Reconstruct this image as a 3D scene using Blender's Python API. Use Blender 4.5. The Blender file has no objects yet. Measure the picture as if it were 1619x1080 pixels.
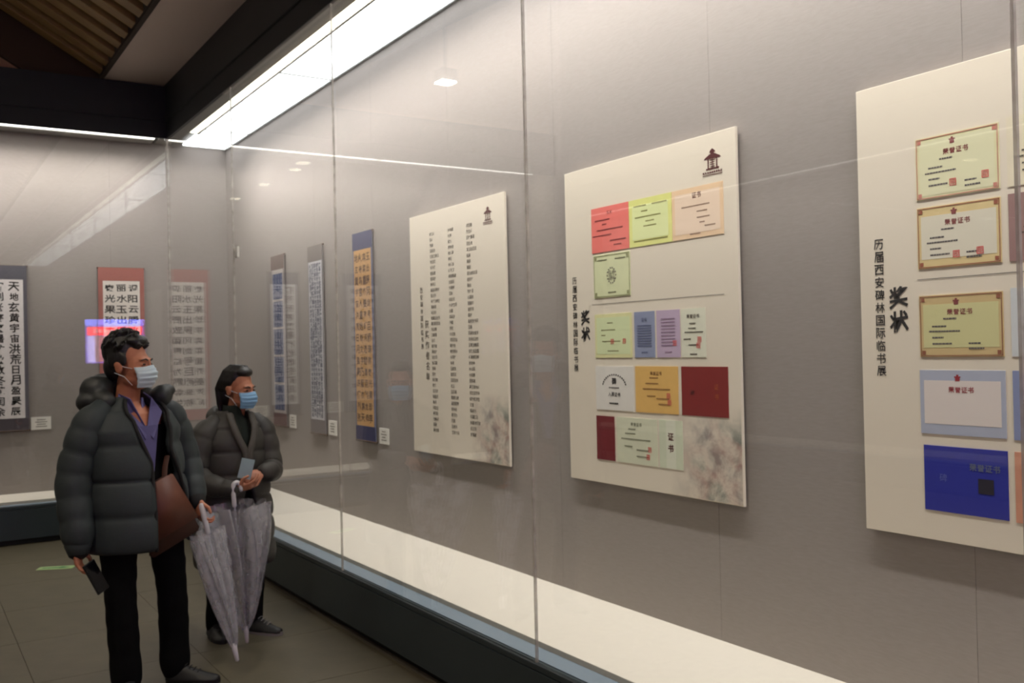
import bpy, bmesh, math, random
from mathutils import Vector, Matrix, noise

random.seed(7)
SC = bpy.context.scene
COL = SC.collection
PI = math.pi

# ------------------------------------------------------------------ camera, world, exposure
cam_d = bpy.data.cameras.new('camera')
cam = bpy.data.objects.new('camera', cam_d)
COL.objects.link(cam)
R_ = Vector((0.84264, -0.53802, -0.02215)).normalized()
F_ = Vector((0.53827, 0.84274, 0.00710)).normalized()
U_ = R_.cross(F_).normalized()
m = Matrix((R_, U_, -F_)).transposed().to_4x4()
m.translation = (0, 0, 1.6)
cam.matrix_world = m
cam_d.sensor_width = 36
cam_d.lens = 33.725
cam_d.clip_end = 100
cam_d.dof.use_dof = True        # the photograph is soft all over: focus lies in front of everything
cam_d.dof.focus_distance = 1.5
cam_d.dof.aperture_fstop = 12
SC.camera = cam

w = bpy.data.worlds.new('world')
SC.world = w
w.use_nodes = True
w.node_tree.nodes['Background'].inputs[0].default_value = (0.05, 0.045, 0.04, 1)
w.node_tree.nodes['Background'].inputs[1].default_value = 0.3
vs = SC.view_settings
vs.view_transform = 'Standard'
vs.look = 'None'
vs.gamma = 1
vs.use_curve_mapping = False
vs.exposure = 0.0
SC.cycles.transparent_max_bounces = 24
SC.cycles.max_bounces = 8
SC.cycles.diffuse_bounces = 4
SC.cycles.glossy_bounces = 5
SC.cycles.caustics_reflective = False

PANEL_LIGHT = 5.0      # radiance of the diffusers in the case ceilings
STRIP_LIGHT = 3.6
WASHER = 14.5         # watts per metre of the wall-washing strips in the cases
ROOM_LAMP = 7.0        # watts of each hall lamp
TV_LIGHT = 24.0

# ------------------------------------------------------------------ helpers
def lin(c):
    return tuple(((v/255)/12.92 if v/255 <= .04045 else ((v/255+.055)/1.055)**2.4) for v in c)

MATS = {}
def mat(name, rgb, rough=.6, metal=0, noise_amt=0, scale=20, stretch=(1, 1, 1), bump=0, bscale=200,
        emit=0, sheen=0, spec=.5, coat=0):
    if name in MATS: return MATS[name]
    M = bpy.data.materials.new(name)
    M.use_nodes = True
    nt = M.node_tree
    b = nt.nodes['Principled BSDF']
    c = lin(rgb)
    b.inputs['Base Color'].default_value = (*c, 1)
    b.inputs['Roughness'].default_value = rough
    b.inputs['Metallic'].default_value = metal
    b.inputs['Specular IOR Level'].default_value = spec
    if sheen: b.inputs['Sheen Weight'].default_value = sheen
    if coat: b.inputs['Coat Weight'].default_value = coat
    if emit:
        b.inputs['Emission Color'].default_value = (*c, 1)
        b.inputs['Emission Strength'].default_value = emit
    if noise_amt or bump:
        tc = nt.nodes.new('ShaderNodeTexCoord')
        mp = nt.nodes.new('ShaderNodeMapping')
        mp.inputs['Scale'].default_value = stretch
        nt.links.new(tc.outputs['Object'], mp.inputs[0])
    if noise_amt:
        n = nt.nodes.new('ShaderNodeTexNoise')
        n.inputs['Scale'].default_value = scale
        n.inputs['Detail'].default_value = 5
        nt.links.new(mp.outputs[0], n.inputs['Vector'])
        r = nt.nodes.new('ShaderNodeValToRGB')
        r.color_ramp.elements[0].position = .3
        r.color_ramp.elements[1].position = .7
        r.color_ramp.elements[0].color = (*[v*(1-noise_amt) for v in c], 1)
        r.color_ramp.elements[1].color = (*[min(1, v*(1+noise_amt)) for v in c], 1)
        nt.links.new(n.outputs['Fac'], r.inputs[0])
        nt.links.new(r.outputs[0], b.inputs['Base Color'])
    if bump:
        n2 = nt.nodes.new('ShaderNodeTexNoise')
        n2.inputs['Scale'].default_value = bscale
        n2.inputs['Detail'].default_value = 3
        nt.links.new(mp.outputs[0], n2.inputs['Vector'])
        bp = nt.nodes.new('ShaderNodeBump')
        bp.inputs['Strength'].default_value = bump
        bp.inputs['Distance'].default_value = .004
        nt.links.new(n2.outputs['Fac'], bp.inputs['Height'])
        nt.links.new(bp.outputs[0], b.inputs['Normal'])
    MATS[name] = M
    return M

def emission(name, rgb, s):
    M = bpy.data.materials.new(name); M.use_nodes = True
    nt = M.node_tree; nt.nodes.clear()
    e = nt.nodes.new('ShaderNodeEmission'); o = nt.nodes.new('ShaderNodeOutputMaterial')
    e.inputs[0].default_value = (*lin(rgb), 1); e.inputs[1].default_value = s
    nt.links.new(e.outputs[0], o.inputs[0])
    return M

def pane_glass(name, tint, extra=0.0, ior=1.5):
    """thin clear pane: Fresnel reflection over straight transmission (both faces)."""
    M = bpy.data.materials.new(name); M.use_nodes = True
    nt = M.node_tree; nt.nodes.clear()
    N = nt.nodes.new
    o = N('ShaderNodeOutputMaterial'); mx = N('ShaderNodeMixShader')
    t = N('ShaderNodeBsdfTransparent'); g = N('ShaderNodeBsdfGlossy')
    t.inputs[0].default_value = (*tint, 1)
    g.inputs['Roughness'].default_value = 0.0
    g.inputs[0].default_value = (1, 1, 1, 1)
    geo = N('ShaderNodeNewGeometry'); fr = N('ShaderNodeFresnel'); mr = N('ShaderNodeMapRange')
    mr.inputs['To Min'].default_value = ior
    mr.inputs['To Max'].default_value = 1/ior
    nt.links.new(geo.outputs['Backfacing'], mr.inputs['Value'])
    nt.links.new(mr.outputs[0], fr.inputs['IOR'])
    nt.links.new(fr.outputs[0], mx.inputs[0])
    nt.links.new(t.outputs[0], mx.inputs[1]); nt.links.new(g.outputs[0], mx.inputs[2])
    nt.links.new(mx.outputs[0], o.inputs[0])
    return M

def plastic_film(name, rgb, alpha):
    """clear vinyl of the umbrellas: part clear, part milky, with a gloss"""
    M = bpy.data.materials.new(name); M.use_nodes = True
    nt = M.node_tree; nt.nodes.clear()
    N = nt.nodes.new
    o = N('ShaderNodeOutputMaterial'); mx = N('ShaderNodeMixShader'); mx2 = N('ShaderNodeMixShader')
    t = N('ShaderNodeBsdfTransparent'); p = N('ShaderNodeBsdfPrincipled')
    p.inputs['Base Color'].default_value = (*lin(rgb), 1)
    p.inputs['Roughness'].default_value = .22
    p.inputs['Subsurface Weight'].default_value = 0
    nz = N('ShaderNodeTexNoise'); nz.inputs['Scale'].default_value = 14
    tc = N('ShaderNodeTexCoord'); nt.links.new(tc.outputs['Object'], nz.inputs['Vector'])
    mr = N('ShaderNodeMapRange'); mr.inputs['From Min'].default_value = .35; mr.inputs['From Max'].default_value = .65
    mr.inputs['To Min'].default_value = alpha-.12; mr.inputs['To Max'].default_value = alpha+.12
    nt.links.new(nz.outputs['Fac'], mr.inputs['Value'])
    nt.links.new(mr.outputs[0], mx.inputs[0])
    nt.links.new(t.outputs[0], mx.inputs[1]); nt.links.new(p.outputs[0], mx.inputs[2])
    nt.links.new(mx.outputs[0], o.inputs[0])
    return M

M_seal = None
def obj(name, me, material=None, parent=None, kind=None, loc=None, rot=None):
    if isinstance(me, bmesh.types.BMesh):
        bm = me; me = bpy.data.meshes.new(name); bm.to_mesh(me); bm.free()
    if material is not None:
        me.materials.clear(); me.materials.append(material)
    o = bpy.data.objects.new(name, me)
    COL.objects.link(o)
    if parent is not None: o.parent = parent
    if kind: o['kind'] = kind
    if loc is not None: o.location = loc
    if rot is not None: o.rotation_euler = rot
    return o

def tag(o, label, cat, group=None):
    o['label'] = label; o['category'] = cat
    if group: o['group'] = group
    return o

def thing(name, label, cat, loc=(0, 0, 0), rz=0, group=None, matrix=None):
    o = bpy.data.objects.new(name, None)
    COL.objects.link(o)
    o.empty_display_size = .1
    if matrix is not None: o.matrix_world = matrix
    else:
        o.location = loc; o.rotation_euler = (0, 0, rz)
    return tag(o, label, cat, group)

def box(bm, x0, x1, y0, y1, z0, z1, M=None):
    if x0 > x1: x0, x1 = x1, x0
    if y0 > y1: y0, y1 = y1, y0
    if z0 > z1: z0, z1 = z1, z0
    v = [bm.verts.new((M @ Vector(p)) if M else p) for p in
         [(x0, y0, z0), (x1, y0, z0), (x1, y1, z0), (x0, y1, z0), (x0, y0, z1), (x1, y0, z1), (x1, y1, z1), (x0, y1, z1)]]
    for f in [(0, 3, 2, 1), (4, 5, 6, 7), (0, 1, 5, 4), (1, 2, 6, 5), (2, 3, 7, 6), (3, 0, 4, 7)]:
        bm.faces.new([v[i] for i in f])
    return v

def bx(*a, bevel=0, M=None):
    bm = bmesh.new(); box(bm, *a, M=M)
    bmesh.ops.recalc_face_normals(bm, faces=bm.faces)
    if bevel:
        bmesh.ops.bevel(bm, geom=list(bm.edges), offset=bevel, segments=2, affect='EDGES', profile=.6)
    return bm

def poly(bm, pts, z=0.0, th=0.0):
    """flat outline in the local XY plane, optionally with thickness"""
    vs_ = [bm.verts.new((p[0], p[1], z)) for p in pts]
    f = bm.faces.new(vs_)
    if th:
        r = bmesh.ops.extrude_face_region(bm, geom=[f])
        for v in [g for g in r['geom'] if isinstance(g, bmesh.types.BMVert)]: v.co.z += th
    return f

def rect(bm, u0, v0, u1, v1, z, ang=0):
    c = ((u0+u1)/2, (v0+v1)/2)
    P = [(u0, v0), (u1, v0), (u1, v1), (u0, v1)]
    if ang:
        ca, sa = math.cos(ang), math.sin(ang)
        P = [(c[0]+(p[0]-c[0])*ca-(p[1]-c[1])*sa, c[1]+(p[0]-c[0])*sa+(p[1]-c[1])*ca) for p in P]
    bm.faces.new([bm.verts.new((p[0], p[1], z)) for p in P])

def frame_of(X):
    X = X.normalized()
    a = Vector((0, 0, 1)) if abs(X.z) < .9 else Vector((0, 1, 0))
    u = X.cross(a).normalized(); v = X.cross(u).normalized()
    return u, v

def tube(bm, pts, radii, seg=12, cap=True, flat=None):
    """lofted tube through pts (list of Vector) with radii (float or (ru, rv)); rounded ends"""
    pts = [Vector(p) for p in pts]
    n = len(pts)
    if not isinstance(radii, (list, tuple)): radii = [radii]*n
    P, Rr = list(pts), list(radii)
    rings = []
    up, vp = None, None
    for i in range(n):
        t = (P[min(i+1, n-1)]-P[max(i-1, 0)])
        if t.length < 1e-9: t = Vector((0, 0, 1))
        t.normalize()
        if up is None: up, vp = frame_of(t) if flat is None else (flat.normalized(), t.cross(flat).normalized())
        else:
            up = (up - t*up.dot(t)).normalized(); vp = t.cross(up).normalized()
        r = Rr[i]
        ru, rv = (r, r) if not isinstance(r, (list, tuple)) else r
        if cap and i == 0:
            for k in (.35, .75):
                rings.append([bm.verts.new(P[i]-t*min(ru, rv)*math.sqrt(1-k*k)+up*ru*k*math.cos(a)+vp*rv*k*math.sin(a))
                              for a in [2*PI*j/seg for j in range(seg)]])
        rings.append([bm.verts.new(P[i]+up*ru*math.cos(a)+vp*rv*math.sin(a)) for a in [2*PI*j/seg for j in range(seg)]])
        if cap and i == n-1:
            for k in (.75, .35):
                rings.append([bm.verts.new(P[i]+t*min(ru, rv)*math.sqrt(1-k*k)+up*ru*k*math.cos(a)+vp*rv*k*math.sin(a))
                              for a in [2*PI*j/seg for j in range(seg)]])
    for a, b in zip(rings, rings[1:]):
        for j in range(seg):
            bm.faces.new([a[j], a[(j+1) % seg], b[(j+1) % seg], b[j]])
    if cap or True:
        bm.faces.new(list(reversed(rings[0]))); bm.faces.new(rings[-1])

def ell(bm, c, r, rot=None, seg=20):
    r_ = bmesh.ops.create_uvsphere(bm, u_segments=seg, v_segments=seg//2+2, radius=1)
    M = Matrix.Translation(Vector(c)) @ (rot.to_4x4() if rot else Matrix.Identity(4)) @ Matrix.Diagonal((*r, 1))
    for v in r_['verts']: v.co = M @ v.co

def remesh(bm, voxel, smooth=4, factor=.5, name='m'):
    bmesh.ops.recalc_face_normals(bm, faces=bm.faces)
    me = bpy.data.meshes.new(name); bm.to_mesh(me); bm.free()
    o = bpy.data.objects.new('tmp', me); COL.objects.link(o)
    md = o.modifiers.new('r', 'REMESH'); md.mode = 'VOXEL'; md.voxel_size = voxel; md.use_smooth_shade = True
    if smooth:
        s = o.modifiers.new('s', 'SMOOTH'); s.iterations = smooth; s.factor = factor
    dg = bpy.context.evaluated_depsgraph_get()
    out = bpy.data.meshes.new_from_object(o.evaluated_get(dg))
    bpy.data.objects.remove(o)
    for p in out.polygons: p.use_smooth = True
    return out

def smooth_me(o):
    for p in o.data.polygons: p.use_smooth = True
    return o

def subsurf(o, lv=1):
    md = o.modifiers.new('s', 'SUBSURF'); md.levels = lv; md.render_levels = lv
    return smooth_me(o)

def spline(pts, n):
    """Catmull-Rom resampling"""
    P = [Vector(p) for p in pts]
    P = [P[0]*2-P[1]] + P + [P[-1]*2-P[-2]]
    out = []
    segs = len(P)-3
    for i in range(n):
        t = i/(n-1)*segs; k = min(int(t), segs-1); t -= k
        a, b, c, d = P[k:k+4]
        out.append(.5*((2*b)+(c-a)*t+(2*a-5*b+4*c-d)*t*t+(3*b-3*c+d-a)*t**3))
    return out

def lerp_list(keys, t):
    """keys: [(t, value)...] piecewise linear"""
    if t <= keys[0][0]: return keys[0][1]
    for (a, va), (b, vb) in zip(keys, keys[1:]):
        if t <= b:
            k = (t-a)/(b-a); return va+(vb-va)*k
    return keys[-1][1]

# lettering: font outlines turned into flat meshes, in the local XY plane of the board
def text_mesh(lines, size, pitch=None, vertical=False, colpitch=None, align='CENTER', bold=0.0):
    cu = bpy.data.curves.new('t', 'FONT')
    cu.body = lines; cu.size = size; cu.resolution_u = 1
    cu.align_x = align; cu.align_y = 'CENTER'
    cu.space_line = 1.0 if not pitch else pitch/size
    cu.offset = bold
    cu.fill_mode = 'FRONT'
    o = bpy.data.objects.new('t', cu); COL.objects.link(o)
    dg = bpy.context.evaluated_depsgraph_get()
    me = bpy.data.meshes.new_from_object(o.evaluated_get(dg))
    bpy.data.objects.remove(o); bpy.data.curves.remove(cu)
    return me

GLYPH = {}
def glyph(bm, ch, size, u, v, z, sx=1, shear=0, rot=0, bold=0):
    """puts one centred character into bm"""
    k = (ch, bold)
    if k not in GLYPH:
        me = text_mesh(ch, 1.0, bold=bold)
        if len(me.vertices):
            xs = [p.co.x for p in me.vertices]; ys = [p.co.y for p in me.vertices]
            cx, cy = (min(xs)+max(xs))/2, (min(ys)+max(ys))/2
            h = max(max(ys)-min(ys), max(xs)-min(xs)) if ord(ch) > 255 else 1
            GLYPH[k] = ([((p.co.x-cx)/h, (p.co.y-cy)/h) for p in me.vertices], [tuple(f.vertices) for f in me.polygons])
        else: GLYPH[k] = ([], [])
        bpy.data.meshes.remove(me)
    P, Fs = GLYPH[k]
    cr, sr = math.cos(rot), math.sin(rot)
    vv = []
    for x, y in P:
        x2 = x*sx*size + shear*y*size; y2 = y*size
        vv.append(bm.verts.new((u+x2*cr-y2*sr, v+x2*sr+y2*cr, z)))
    for f in Fs:
        try: bm.faces.new([vv[i] for i in f])
        except ValueError: pass

# ------------------------------------------------------------------ materials
M_fabric = mat('wall_fabric', (149, 141, 136), .9, noise_amt=.05, scale=30, stretch=(1, 1, 6), bump=.22, bscale=300)
M_shelf = mat('white_linen', (206, 199, 186), .85, noise_amt=.02, scale=30, bump=.3, bscale=300)
M_plinth = mat('dark_teal_metal', (52, 62, 66), .42, noise_amt=.06, scale=3, spec=.4)
M_sill = mat('blue_grey_metal', (120, 134, 146), .45, metal=.2)
M_fascia = mat('charcoal_fascia', (38, 40, 42), .55)
M_fascia2 = mat('black_fascia', (26, 30, 32), .6)
M_house = mat('grey_housing', (150, 148, 142), .5)
M_frame = mat('pale_frame', (176, 178, 176), .4)
M_gasket = mat('seam_sealant', (150, 144, 136), .5)
M_joint = mat('panel_joint', (92, 88, 84), .8)
M_seal = plastic_film('seam_silicone', (214, 208, 198), .55)
M_soffit = mat('soffit_plaster', (206, 190, 180), .9)
M_wood = mat('brown_slat_wood', (138, 110, 66), .6, noise_amt=.2, scale=6, stretch=(1, 8, 8))
M_woodbk = mat('dark_ceiling_board', (44, 30, 16), .8)
M_barge = mat('dark_brown_board', (58, 38, 20), .7)
M_gable = mat('warm_gable_wall', (168, 132, 104), .85)
M_wall = mat('plain_hall_wall', (150, 140, 128), .9)
M_floor = mat('olive_stone_tile', (92, 86, 69), .45, noise_amt=.1, scale=7, bump=.15, bscale=60)
M_grout = mat('dark_grout', (84, 78, 64), .9)
M_glass = pane_glass('case_glass', (.985, .99, .985))
M_diff = emission('diffuser_glow', (250, 253, 255), PANEL_LIGHT)
M_strip = emission('led_strip_glow', (255, 250, 232), STRIP_LIGHT)
M_diff_end = emission('diffuser_glow_end', (255, 252, 246), PANEL_LIGHT*.9)
M_strip_end = emission('led_strip_end', (255, 250, 232), 1.6)
M_diff_west = emission('diffuser_glow_west', (255, 250, 240), 1.6)
M_strip_west = emission('led_strip_west', (255, 250, 240), 1.2)
M_board = mat('cream_board', (226, 216, 198), .75, noise_amt=.012, scale=60, stretch=(1, 12, 1))
M_ink = mat('black_ink', (30, 27, 25), .8)
M_inks = mat('soft_grey_ink', (98, 90, 80), .8)
M_logo = mat('maroon_print', (84, 34, 34), .7)
M_red = mat('red_seal_ink', (214, 92, 88), .8)

# ------------------------------------------------------------------ setting
XG, XW = 2.146, 2.88          # glass and back wall of the long case on the right
LG, LW = 9.29, 9.95           # glass and back wall of the case across the end
ZB, ZS, ZF, ZT, ZH = .329, .36, 3.636, 3.718, 4.13

def struct(name, me, m_, parent=None):
    o = obj(name, me, m_, parent)
    if parent is None: o['kind'] = 'structure'
    return o

fl = struct('floor', bx(-8, 3.2, -9.2, 14, -.12, -.006), M_grout)
tile_me = None
T = .8
for i in range(8):
    for j in range(15):
        x0 = XG-.01-(i+1)*T; y0 = LG-.01-(j+1)*T
        if tile_me is None:
            bm = bx(.0015, T-.0015, .0015, T-.0015, -.006, 0)
            t = obj('tile', bm, M_floor, fl); tile_me = t.data
        else: t = obj('tile', tile_me, None, fl)
        t.location = (x0, y0, 0)
bm = bmesh.new()
box(bm, -8, XG-.01-8*T, -9, 14, -.006, 0); box(bm, XG-.01-8*T, XG-.01, -9, LG-.01-15*T, -.006, 0)
box(bm, XG-.01-8*T, -2.25, LG, 14, -.006, 0)
obj('stone_paving', bm, M_floor, fl)

# back walls clad in fabric panels
wr = struct('wall_right', bx(XW+.02, XW+.2, -9, 10.2, 0, ZT+.5), M_joint)
PW = 1.135
for k in range(17):
    y0 = 2.93+PW*(k-10)
    y1 = min(y0+PW, LW)
    if y0 < LW-.02:
        obj('fabric_panel', bx(XW, XW+.02, y0+.0007, y1-.0007, .05, ZT+.02), M_fabric, wr)
wb = struct('wall_back', bx(-2.3, XW+.2, LW+.02, LW+.2, 0, ZT+.5), M_joint)
for k in range(5):
    x1 = XW-PW*k
    x0 = max(x1-PW, -2.25)
    if x1 > -2.2: obj('fabric_panel', bx(x0+.0007, x1-.0007, LW, LW+.02, .05, ZT+.02), M_fabric, wb)

# roof over the hall: slatted slopes, flat soffit along the case
SL = .58
xe, zr, xr = 1.575, ZH, -2.4
zridge = zr+SL*(xe-xr)
ce = struct('ceiling', (lambda bm: (poly(bm, [(0, 0), (0, 0)], 0) if False else bm))(bmesh.new()), M_woodbk)
bm = bmesh.new()
def slab(bm, pts, y0, y1):
    a = [bm.verts.new((x, y0, z)) for x, z in pts]; b = [bm.verts.new((x, y1, z)) for x, z in pts]
    n = len(pts)
    for i in range(n): bm.faces.new([a[i], a[(i+1) % n], b[(i+1) % n], b[i]])
    bm.faces.new(a[::-1]); bm.faces.new(b)
TH = .10
slab(bm, [(xe, zr+TH), (xe, zr+TH+.1), (xr, zridge+TH+.1), (xr, zridge+TH)], -9, 14)
slab(bm, [(xr, zridge+TH), (xr, zridge+TH+.1), (-8, zridge+SL*(-8-xr)+TH+.1), (-8, zridge+SL*(-8-xr)+TH)], -9, 14)
bmesh.ops.recalc_face_normals(bm, faces=bm.faces)
bm.to_mesh(ce.data); bm.free()
ang = math.atan(SL)
Ls = (xe-xr)/math.cos(ang)
sm = None
for k in range(46):
    y = 9.15-.28*k
    if sm is None:
        bm = bx(0, Ls, -.075, .075, 0, .10, bevel=.006)
        s = obj('slat', bm, M_wood, ce); sm = s.data
    else: s = obj('slat', sm, None, ce)
    s.location = (xe, y, zr+.004); s.rotation_euler = (0, ang, PI)
    s.rotation_euler = Matrix(((-math.cos(ang), 0, math.sin(ang)), (0, -1, 0), (math.sin(ang), 0, math.cos(ang)))).to_euler()
struct('ceiling_soffit', bx(xe, XG+.02, -9, LG+.05, ZH, ZH+.08), M_soffit)
bm = bmesh.new()
box(bm, xe-.02, xe+.02, -9, LG, ZH-.012, ZH+.1)
struct('trim_1', bm, M_woodbk)

# fascia beams above the cases
bm = bmesh.new()
box(bm, XG-.02, XG+.10, -9, LG+.1, ZF+.16, ZH)
box(bm, XG-.004, XG+.02, -9, LG+.1, ZF, ZF+.15)
box(bm, XG+.0, XG+.02, -9, LG+.1, ZF+.149, ZF+.17)
struct('trim_2', bm, M_fascia)
bm = bmesh.new()
box(bm, -2.3, XG-.02, LG-.02, LG+.10, ZF+.16, ZH-.01)
box(bm, -2.3, XG, LG-.004, LG+.02, ZF, ZF+.15)
box(bm, -2.3, XG, LG, LG+.02, ZF+.149, ZF+.17)
struct('trim_3', bm, M_fascia2)

# gable end above the end case
bm = bmesh.new()
slab(bm, [(-2.3, ZH-.02), (xe+.3, ZH-.02), (xe+.3, ZH+.09), (xe, ZH+.09), (xr, zridge+.09), (-2.3, zridge+.09)], LG+.10, LG+.2)
bmesh.ops.recalc_face_normals(bm, faces=bm.faces)
struct('wall_gable', bm, M_gable)
bm = bmesh.new()
dz = -.36
slab(bm, [(xe+.1, ZH+dz-.058), (xe+.1, ZH+.09), (xe, ZH+.10), (xr, zridge+.10), (xr, zridge+dz)], LG+.04, LG+.10)
bmesh.ops.recalc_face_normals(bm, faces=bm.faces)
struct('trim_4', bm, M_barge)

# the rest of the hall, which the glass mirrors
struct('wall_west', bx(-8, -7.8, -9, 14, 0, 6), M_wall)
struct('wall_south', bx(-8, 3.2, -9.2, -9, 0, 7), M_wall)
struct('wall_north', bx(-8, 3.2, 13.8, 14, 0, 7), M_wall)
struct('wall_end', bx(-2.4, -2.3, LG, 13.8, 0, 6.6), M_wall)
bm = bmesh.new()
box(bm, -7.8, -5.42, -3.0, 12.4, ZT+.05, ZT+.12)
struct('ceiling_west', bm, M_soffit)

# ------------------------------------------------------------------ display cases
def mapper(kind):
    if kind == 'right': return lambda u0, u1, v0, v1, z0, z1: (XG+v0, XG+v1, u0, u1, z0, z1)
    if kind == 'end': return lambda u0, u1, v0, v1, z0, z1: (u0, u1, LG+v0, LG+v1, z0, z1)
    return lambda u0, u1, v0, v1, z0, z1: (-4.75-v0, -4.75-v1, u0, u1, z0, z1)

def build_case(kind, root, ua, ub, D, seams, divs, corner=None):
    mp = mapper(kind)
    m_d, m_s = {'right': (M_diff, M_strip), 'end': (M_diff_end, M_strip_end), 'west': (M_diff_west, M_strip_west)}[kind]
    ex = D if corner else 0          # shelf and lights run on into the corner
    obj('plinth', bx(*mp(ua, ub, -.012, .12, .045, ZB-.028), bevel=.003), M_plinth, root)
    obj('plinth_top_rail', bx(*mp(ua, ub, -.012, .12, ZB-.024, ZB), bevel=.003), M_plinth, root)
    obj('toe_kick', bx(*mp(ua, ub, .03, .1, 0, .05)), M_fascia2, root)
    obj('plinth_core', bx(*mp(ua, ub, .02, .11, .04, ZB-.005)), M_fascia2, root)
    obj('sill', bx(*mp(ua, ub, .02, .125, ZB-.01, ZB+.006)), M_sill, root)
    obj('shelf', bx(*mp(ua, ub+ex, .115, D, ZB-.02, ZS), bevel=.003), M_shelf, root)
    for a, b in zip(seams, seams[1:]):
        obj('glass_pane', bx(*mp(a+.0035, b-.0035, 0, .012, ZB, ZF+.145)), M_glass, root)
    for s in seams[1:-1]:
        obj('seam_seal', bx(*mp(s-.0042, s+.0042, .0005, .0115, ZB, ZF+.14)), M_seal, root)
    # ceiling of the case
    obj('light_housing', bx(*mp(ua, ub+ex, .021, D, ZT+.03, ZT+.09)), M_house, root)
    obj('housing_lip', bx(*mp(ua, ub+(ex if corner else 0), .02, .205, ZT, ZT+.03)), M_house, root)
    obj('led_strip', bx(*mp(ua, ub, .21, .275, ZT-.004, ZT+.02)), m_s, root)
    obj('light_frame', bx(*mp(ua, ub, .273, .294, ZT-.012, ZT+.02)), M_house, root)
    wf = .022 if kind == 'right' else .20
    obj('wall_side_frame', bx(*mp(ua, ub+ex, D-wf, D-.001, ZT-.008, ZT+.03)), M_frame if kind == 'right' else M_house, root)
    for a, b in zip(divs, divs[1:]):
        obj('light_diffuser', bx(*mp(a+.008, b-.008, .295, D-wf-.002, ZT, ZT+.02)), m_d, root)
        if b != divs[-1]: obj('divider_bar', bx(*mp(b-.007, b+.007, .295, D-wf-.002, ZT-.006, ZT+.02)), M_house, root)

S = 2.0185
rc = thing('display_case', 'long glass-fronted display case along the right wall, lit panels above, white shelf below', 'display case', (XG, 2, 0))
rc.location = (0, 0, 0)
build_case('right', rc, -5.6, LG, XW-XG, [1.216+S*k for k in (-3, -2, -1, 0, 1, 2, 3)]+[LG-.006],
           [-5.6, -3.2, -1.15, .9, 2.93, 4.97, 7.0, 9.1, LW-.03], corner=True)
ec = thing('display_case', 'glass-fronted display case across the end wall, dark plinth, behind the two people', 'display case')
build_case('end', ec, -2.25, XG-.015, LW-LG, [-2.24, -1.4, .38, XG-.016], [-2.25, -.2, XG-.012])
obj('corner_seal', bx(XG-.010, XG+.006, LG-.008, LG+.004, ZB, ZF), M_seal, rc)
wc = thing('display_case', 'display case across the hall, seen only as a mirrored bright line in the glass', 'display case')
build_case('west', wc, -3, 12.4, .66, [-3+1.925*k for k in range(9)], [-3+1.925*k for k in range(9)])
ww = struct('wall_west_case', bx(-5.41-.12, -5.412, -3, 12.4, 0, ZT+.5), M_fabric)
bm = bmesh.new(); box(bm, -4.87, -4.73, -3, 12.4, ZF+.15, ZH); box(bm, -4.77, -4.746, -3, 12.4, ZF, ZF+.15)
struct('trim_5', bm, M_fascia)

# ------------------------------------------------------------------ wall washers inside the cases (the louvred strip next to the glass)
def washer(x, y, length, along, tilt_axis, ang_, k=1.0):
    ld = bpy.data.lights.new('case_washer', 'AREA'); ld.shape = 'RECTANGLE'
    ld.size = .06; ld.size_y = length; ld.energy = WASHER*length*k; ld.color = (1, .955, .91); ld.spread = math.radians(116)
    o = bpy.data.objects.new('case_washer', ld); COL.objects.link(o)
    if along == 'y': o.matrix_world = Matrix.Translation((x, y, ZT-.012)) @ Matrix.Rotation(-ang_, 4, 'Y')
    else: o.matrix_world = Matrix.Translation((x, y, ZT-.012)) @ Matrix.Rotation(PI/2, 4, 'Z') @ Matrix.Rotation(-ang_, 4, 'Y')
washer(XG+.245, 1.8, 14.7, 'y', None, math.radians(21))
washer(-.05, LG+.245, 4.3, 'x', None, math.radians(19), .72)
washer(-4.99, 4.7, 15, 'y', None, math.radians(-20), .35)

# ------------------------------------------------------------------ hall lamps and added fill lamps
M_lamp = emission('lamp_glow', (255, 244, 224), 34)
M_lampcase = mat('lamp_case', (60, 56, 50), .5)
def hall_lamp(x, y, z, label, watts, ztop, s=.2, group=None):
    t = thing('ceiling_lamp', label, 'lamp', (x, y, z), group=group)
    obj('housing', bx(-s*.6, s*.6, -s*.6, s*.6, .002, .12, bevel=.01), M_lampcase, t)
    obj('diffuser', bx(-s*.5, s*.5, -s*.5, s*.5, -.012, .004), M_lamp, t)
    bm = bmesh.new(); tube(bm, [(0, 0, .11), (0, 0, ztop-z)], .012, 8, cap=False)
    obj('rod', bm, M_lampcase, t)
    ld = bpy.data.lights.new('lamp_light', 'SPOT')
    ld.energy = watts*10; ld.color = (1, .86, .68); ld.spot_size = 2.4; ld.spot_blend = .8; ld.shadow_soft_size = .12
    lo = bpy.data.objects.new('lamp_light', ld); COL.objects.link(lo); lo.parent = t; lo.location = (0, 0, -.03)
def roofz(x): return zridge-SL*abs(x-xr)
hall_lamp(-.31, 8.34, 4.26, 'square hall lamp mirrored in the glass above the list board', ROOM_LAMP, roofz(-.31)+.02, .15)
for i, y in enumerate((-2.3, -4.45, -6.9)):
    hall_lamp(-3.31, y, 5.76, 'small square hall lamp, %s of the row of three mirrored high in the glass' % ('rightmost', 'middle one', 'leftmost')[i], ROOM_LAMP, roofz(-3.31)+.02, .22, 'hall lamps mirrored high in the glass')
for x, y in ((-2.2, 1.2), (-2.2, 5.0)):  # unseen lamps added to raise the ambient light of the hall
    hall_lamp(x, y, 5.2, 'added square fill lamp out of the picture, %s the camera' % ('left of' if y < 2 else 'well ahead of'), ROOM_LAMP*1.6, roofz(x)+.02, .2, 'added fill lamps out of the picture')

hall_lamp(-.3, 3.2, 5.0, 'added square fill lamp out of the picture, overhead between the camera and the man', ROOM_LAMP*3, roofz(-.3)+.02, .2)  # unseen lamp added to brighten the man from above and in front

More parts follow.
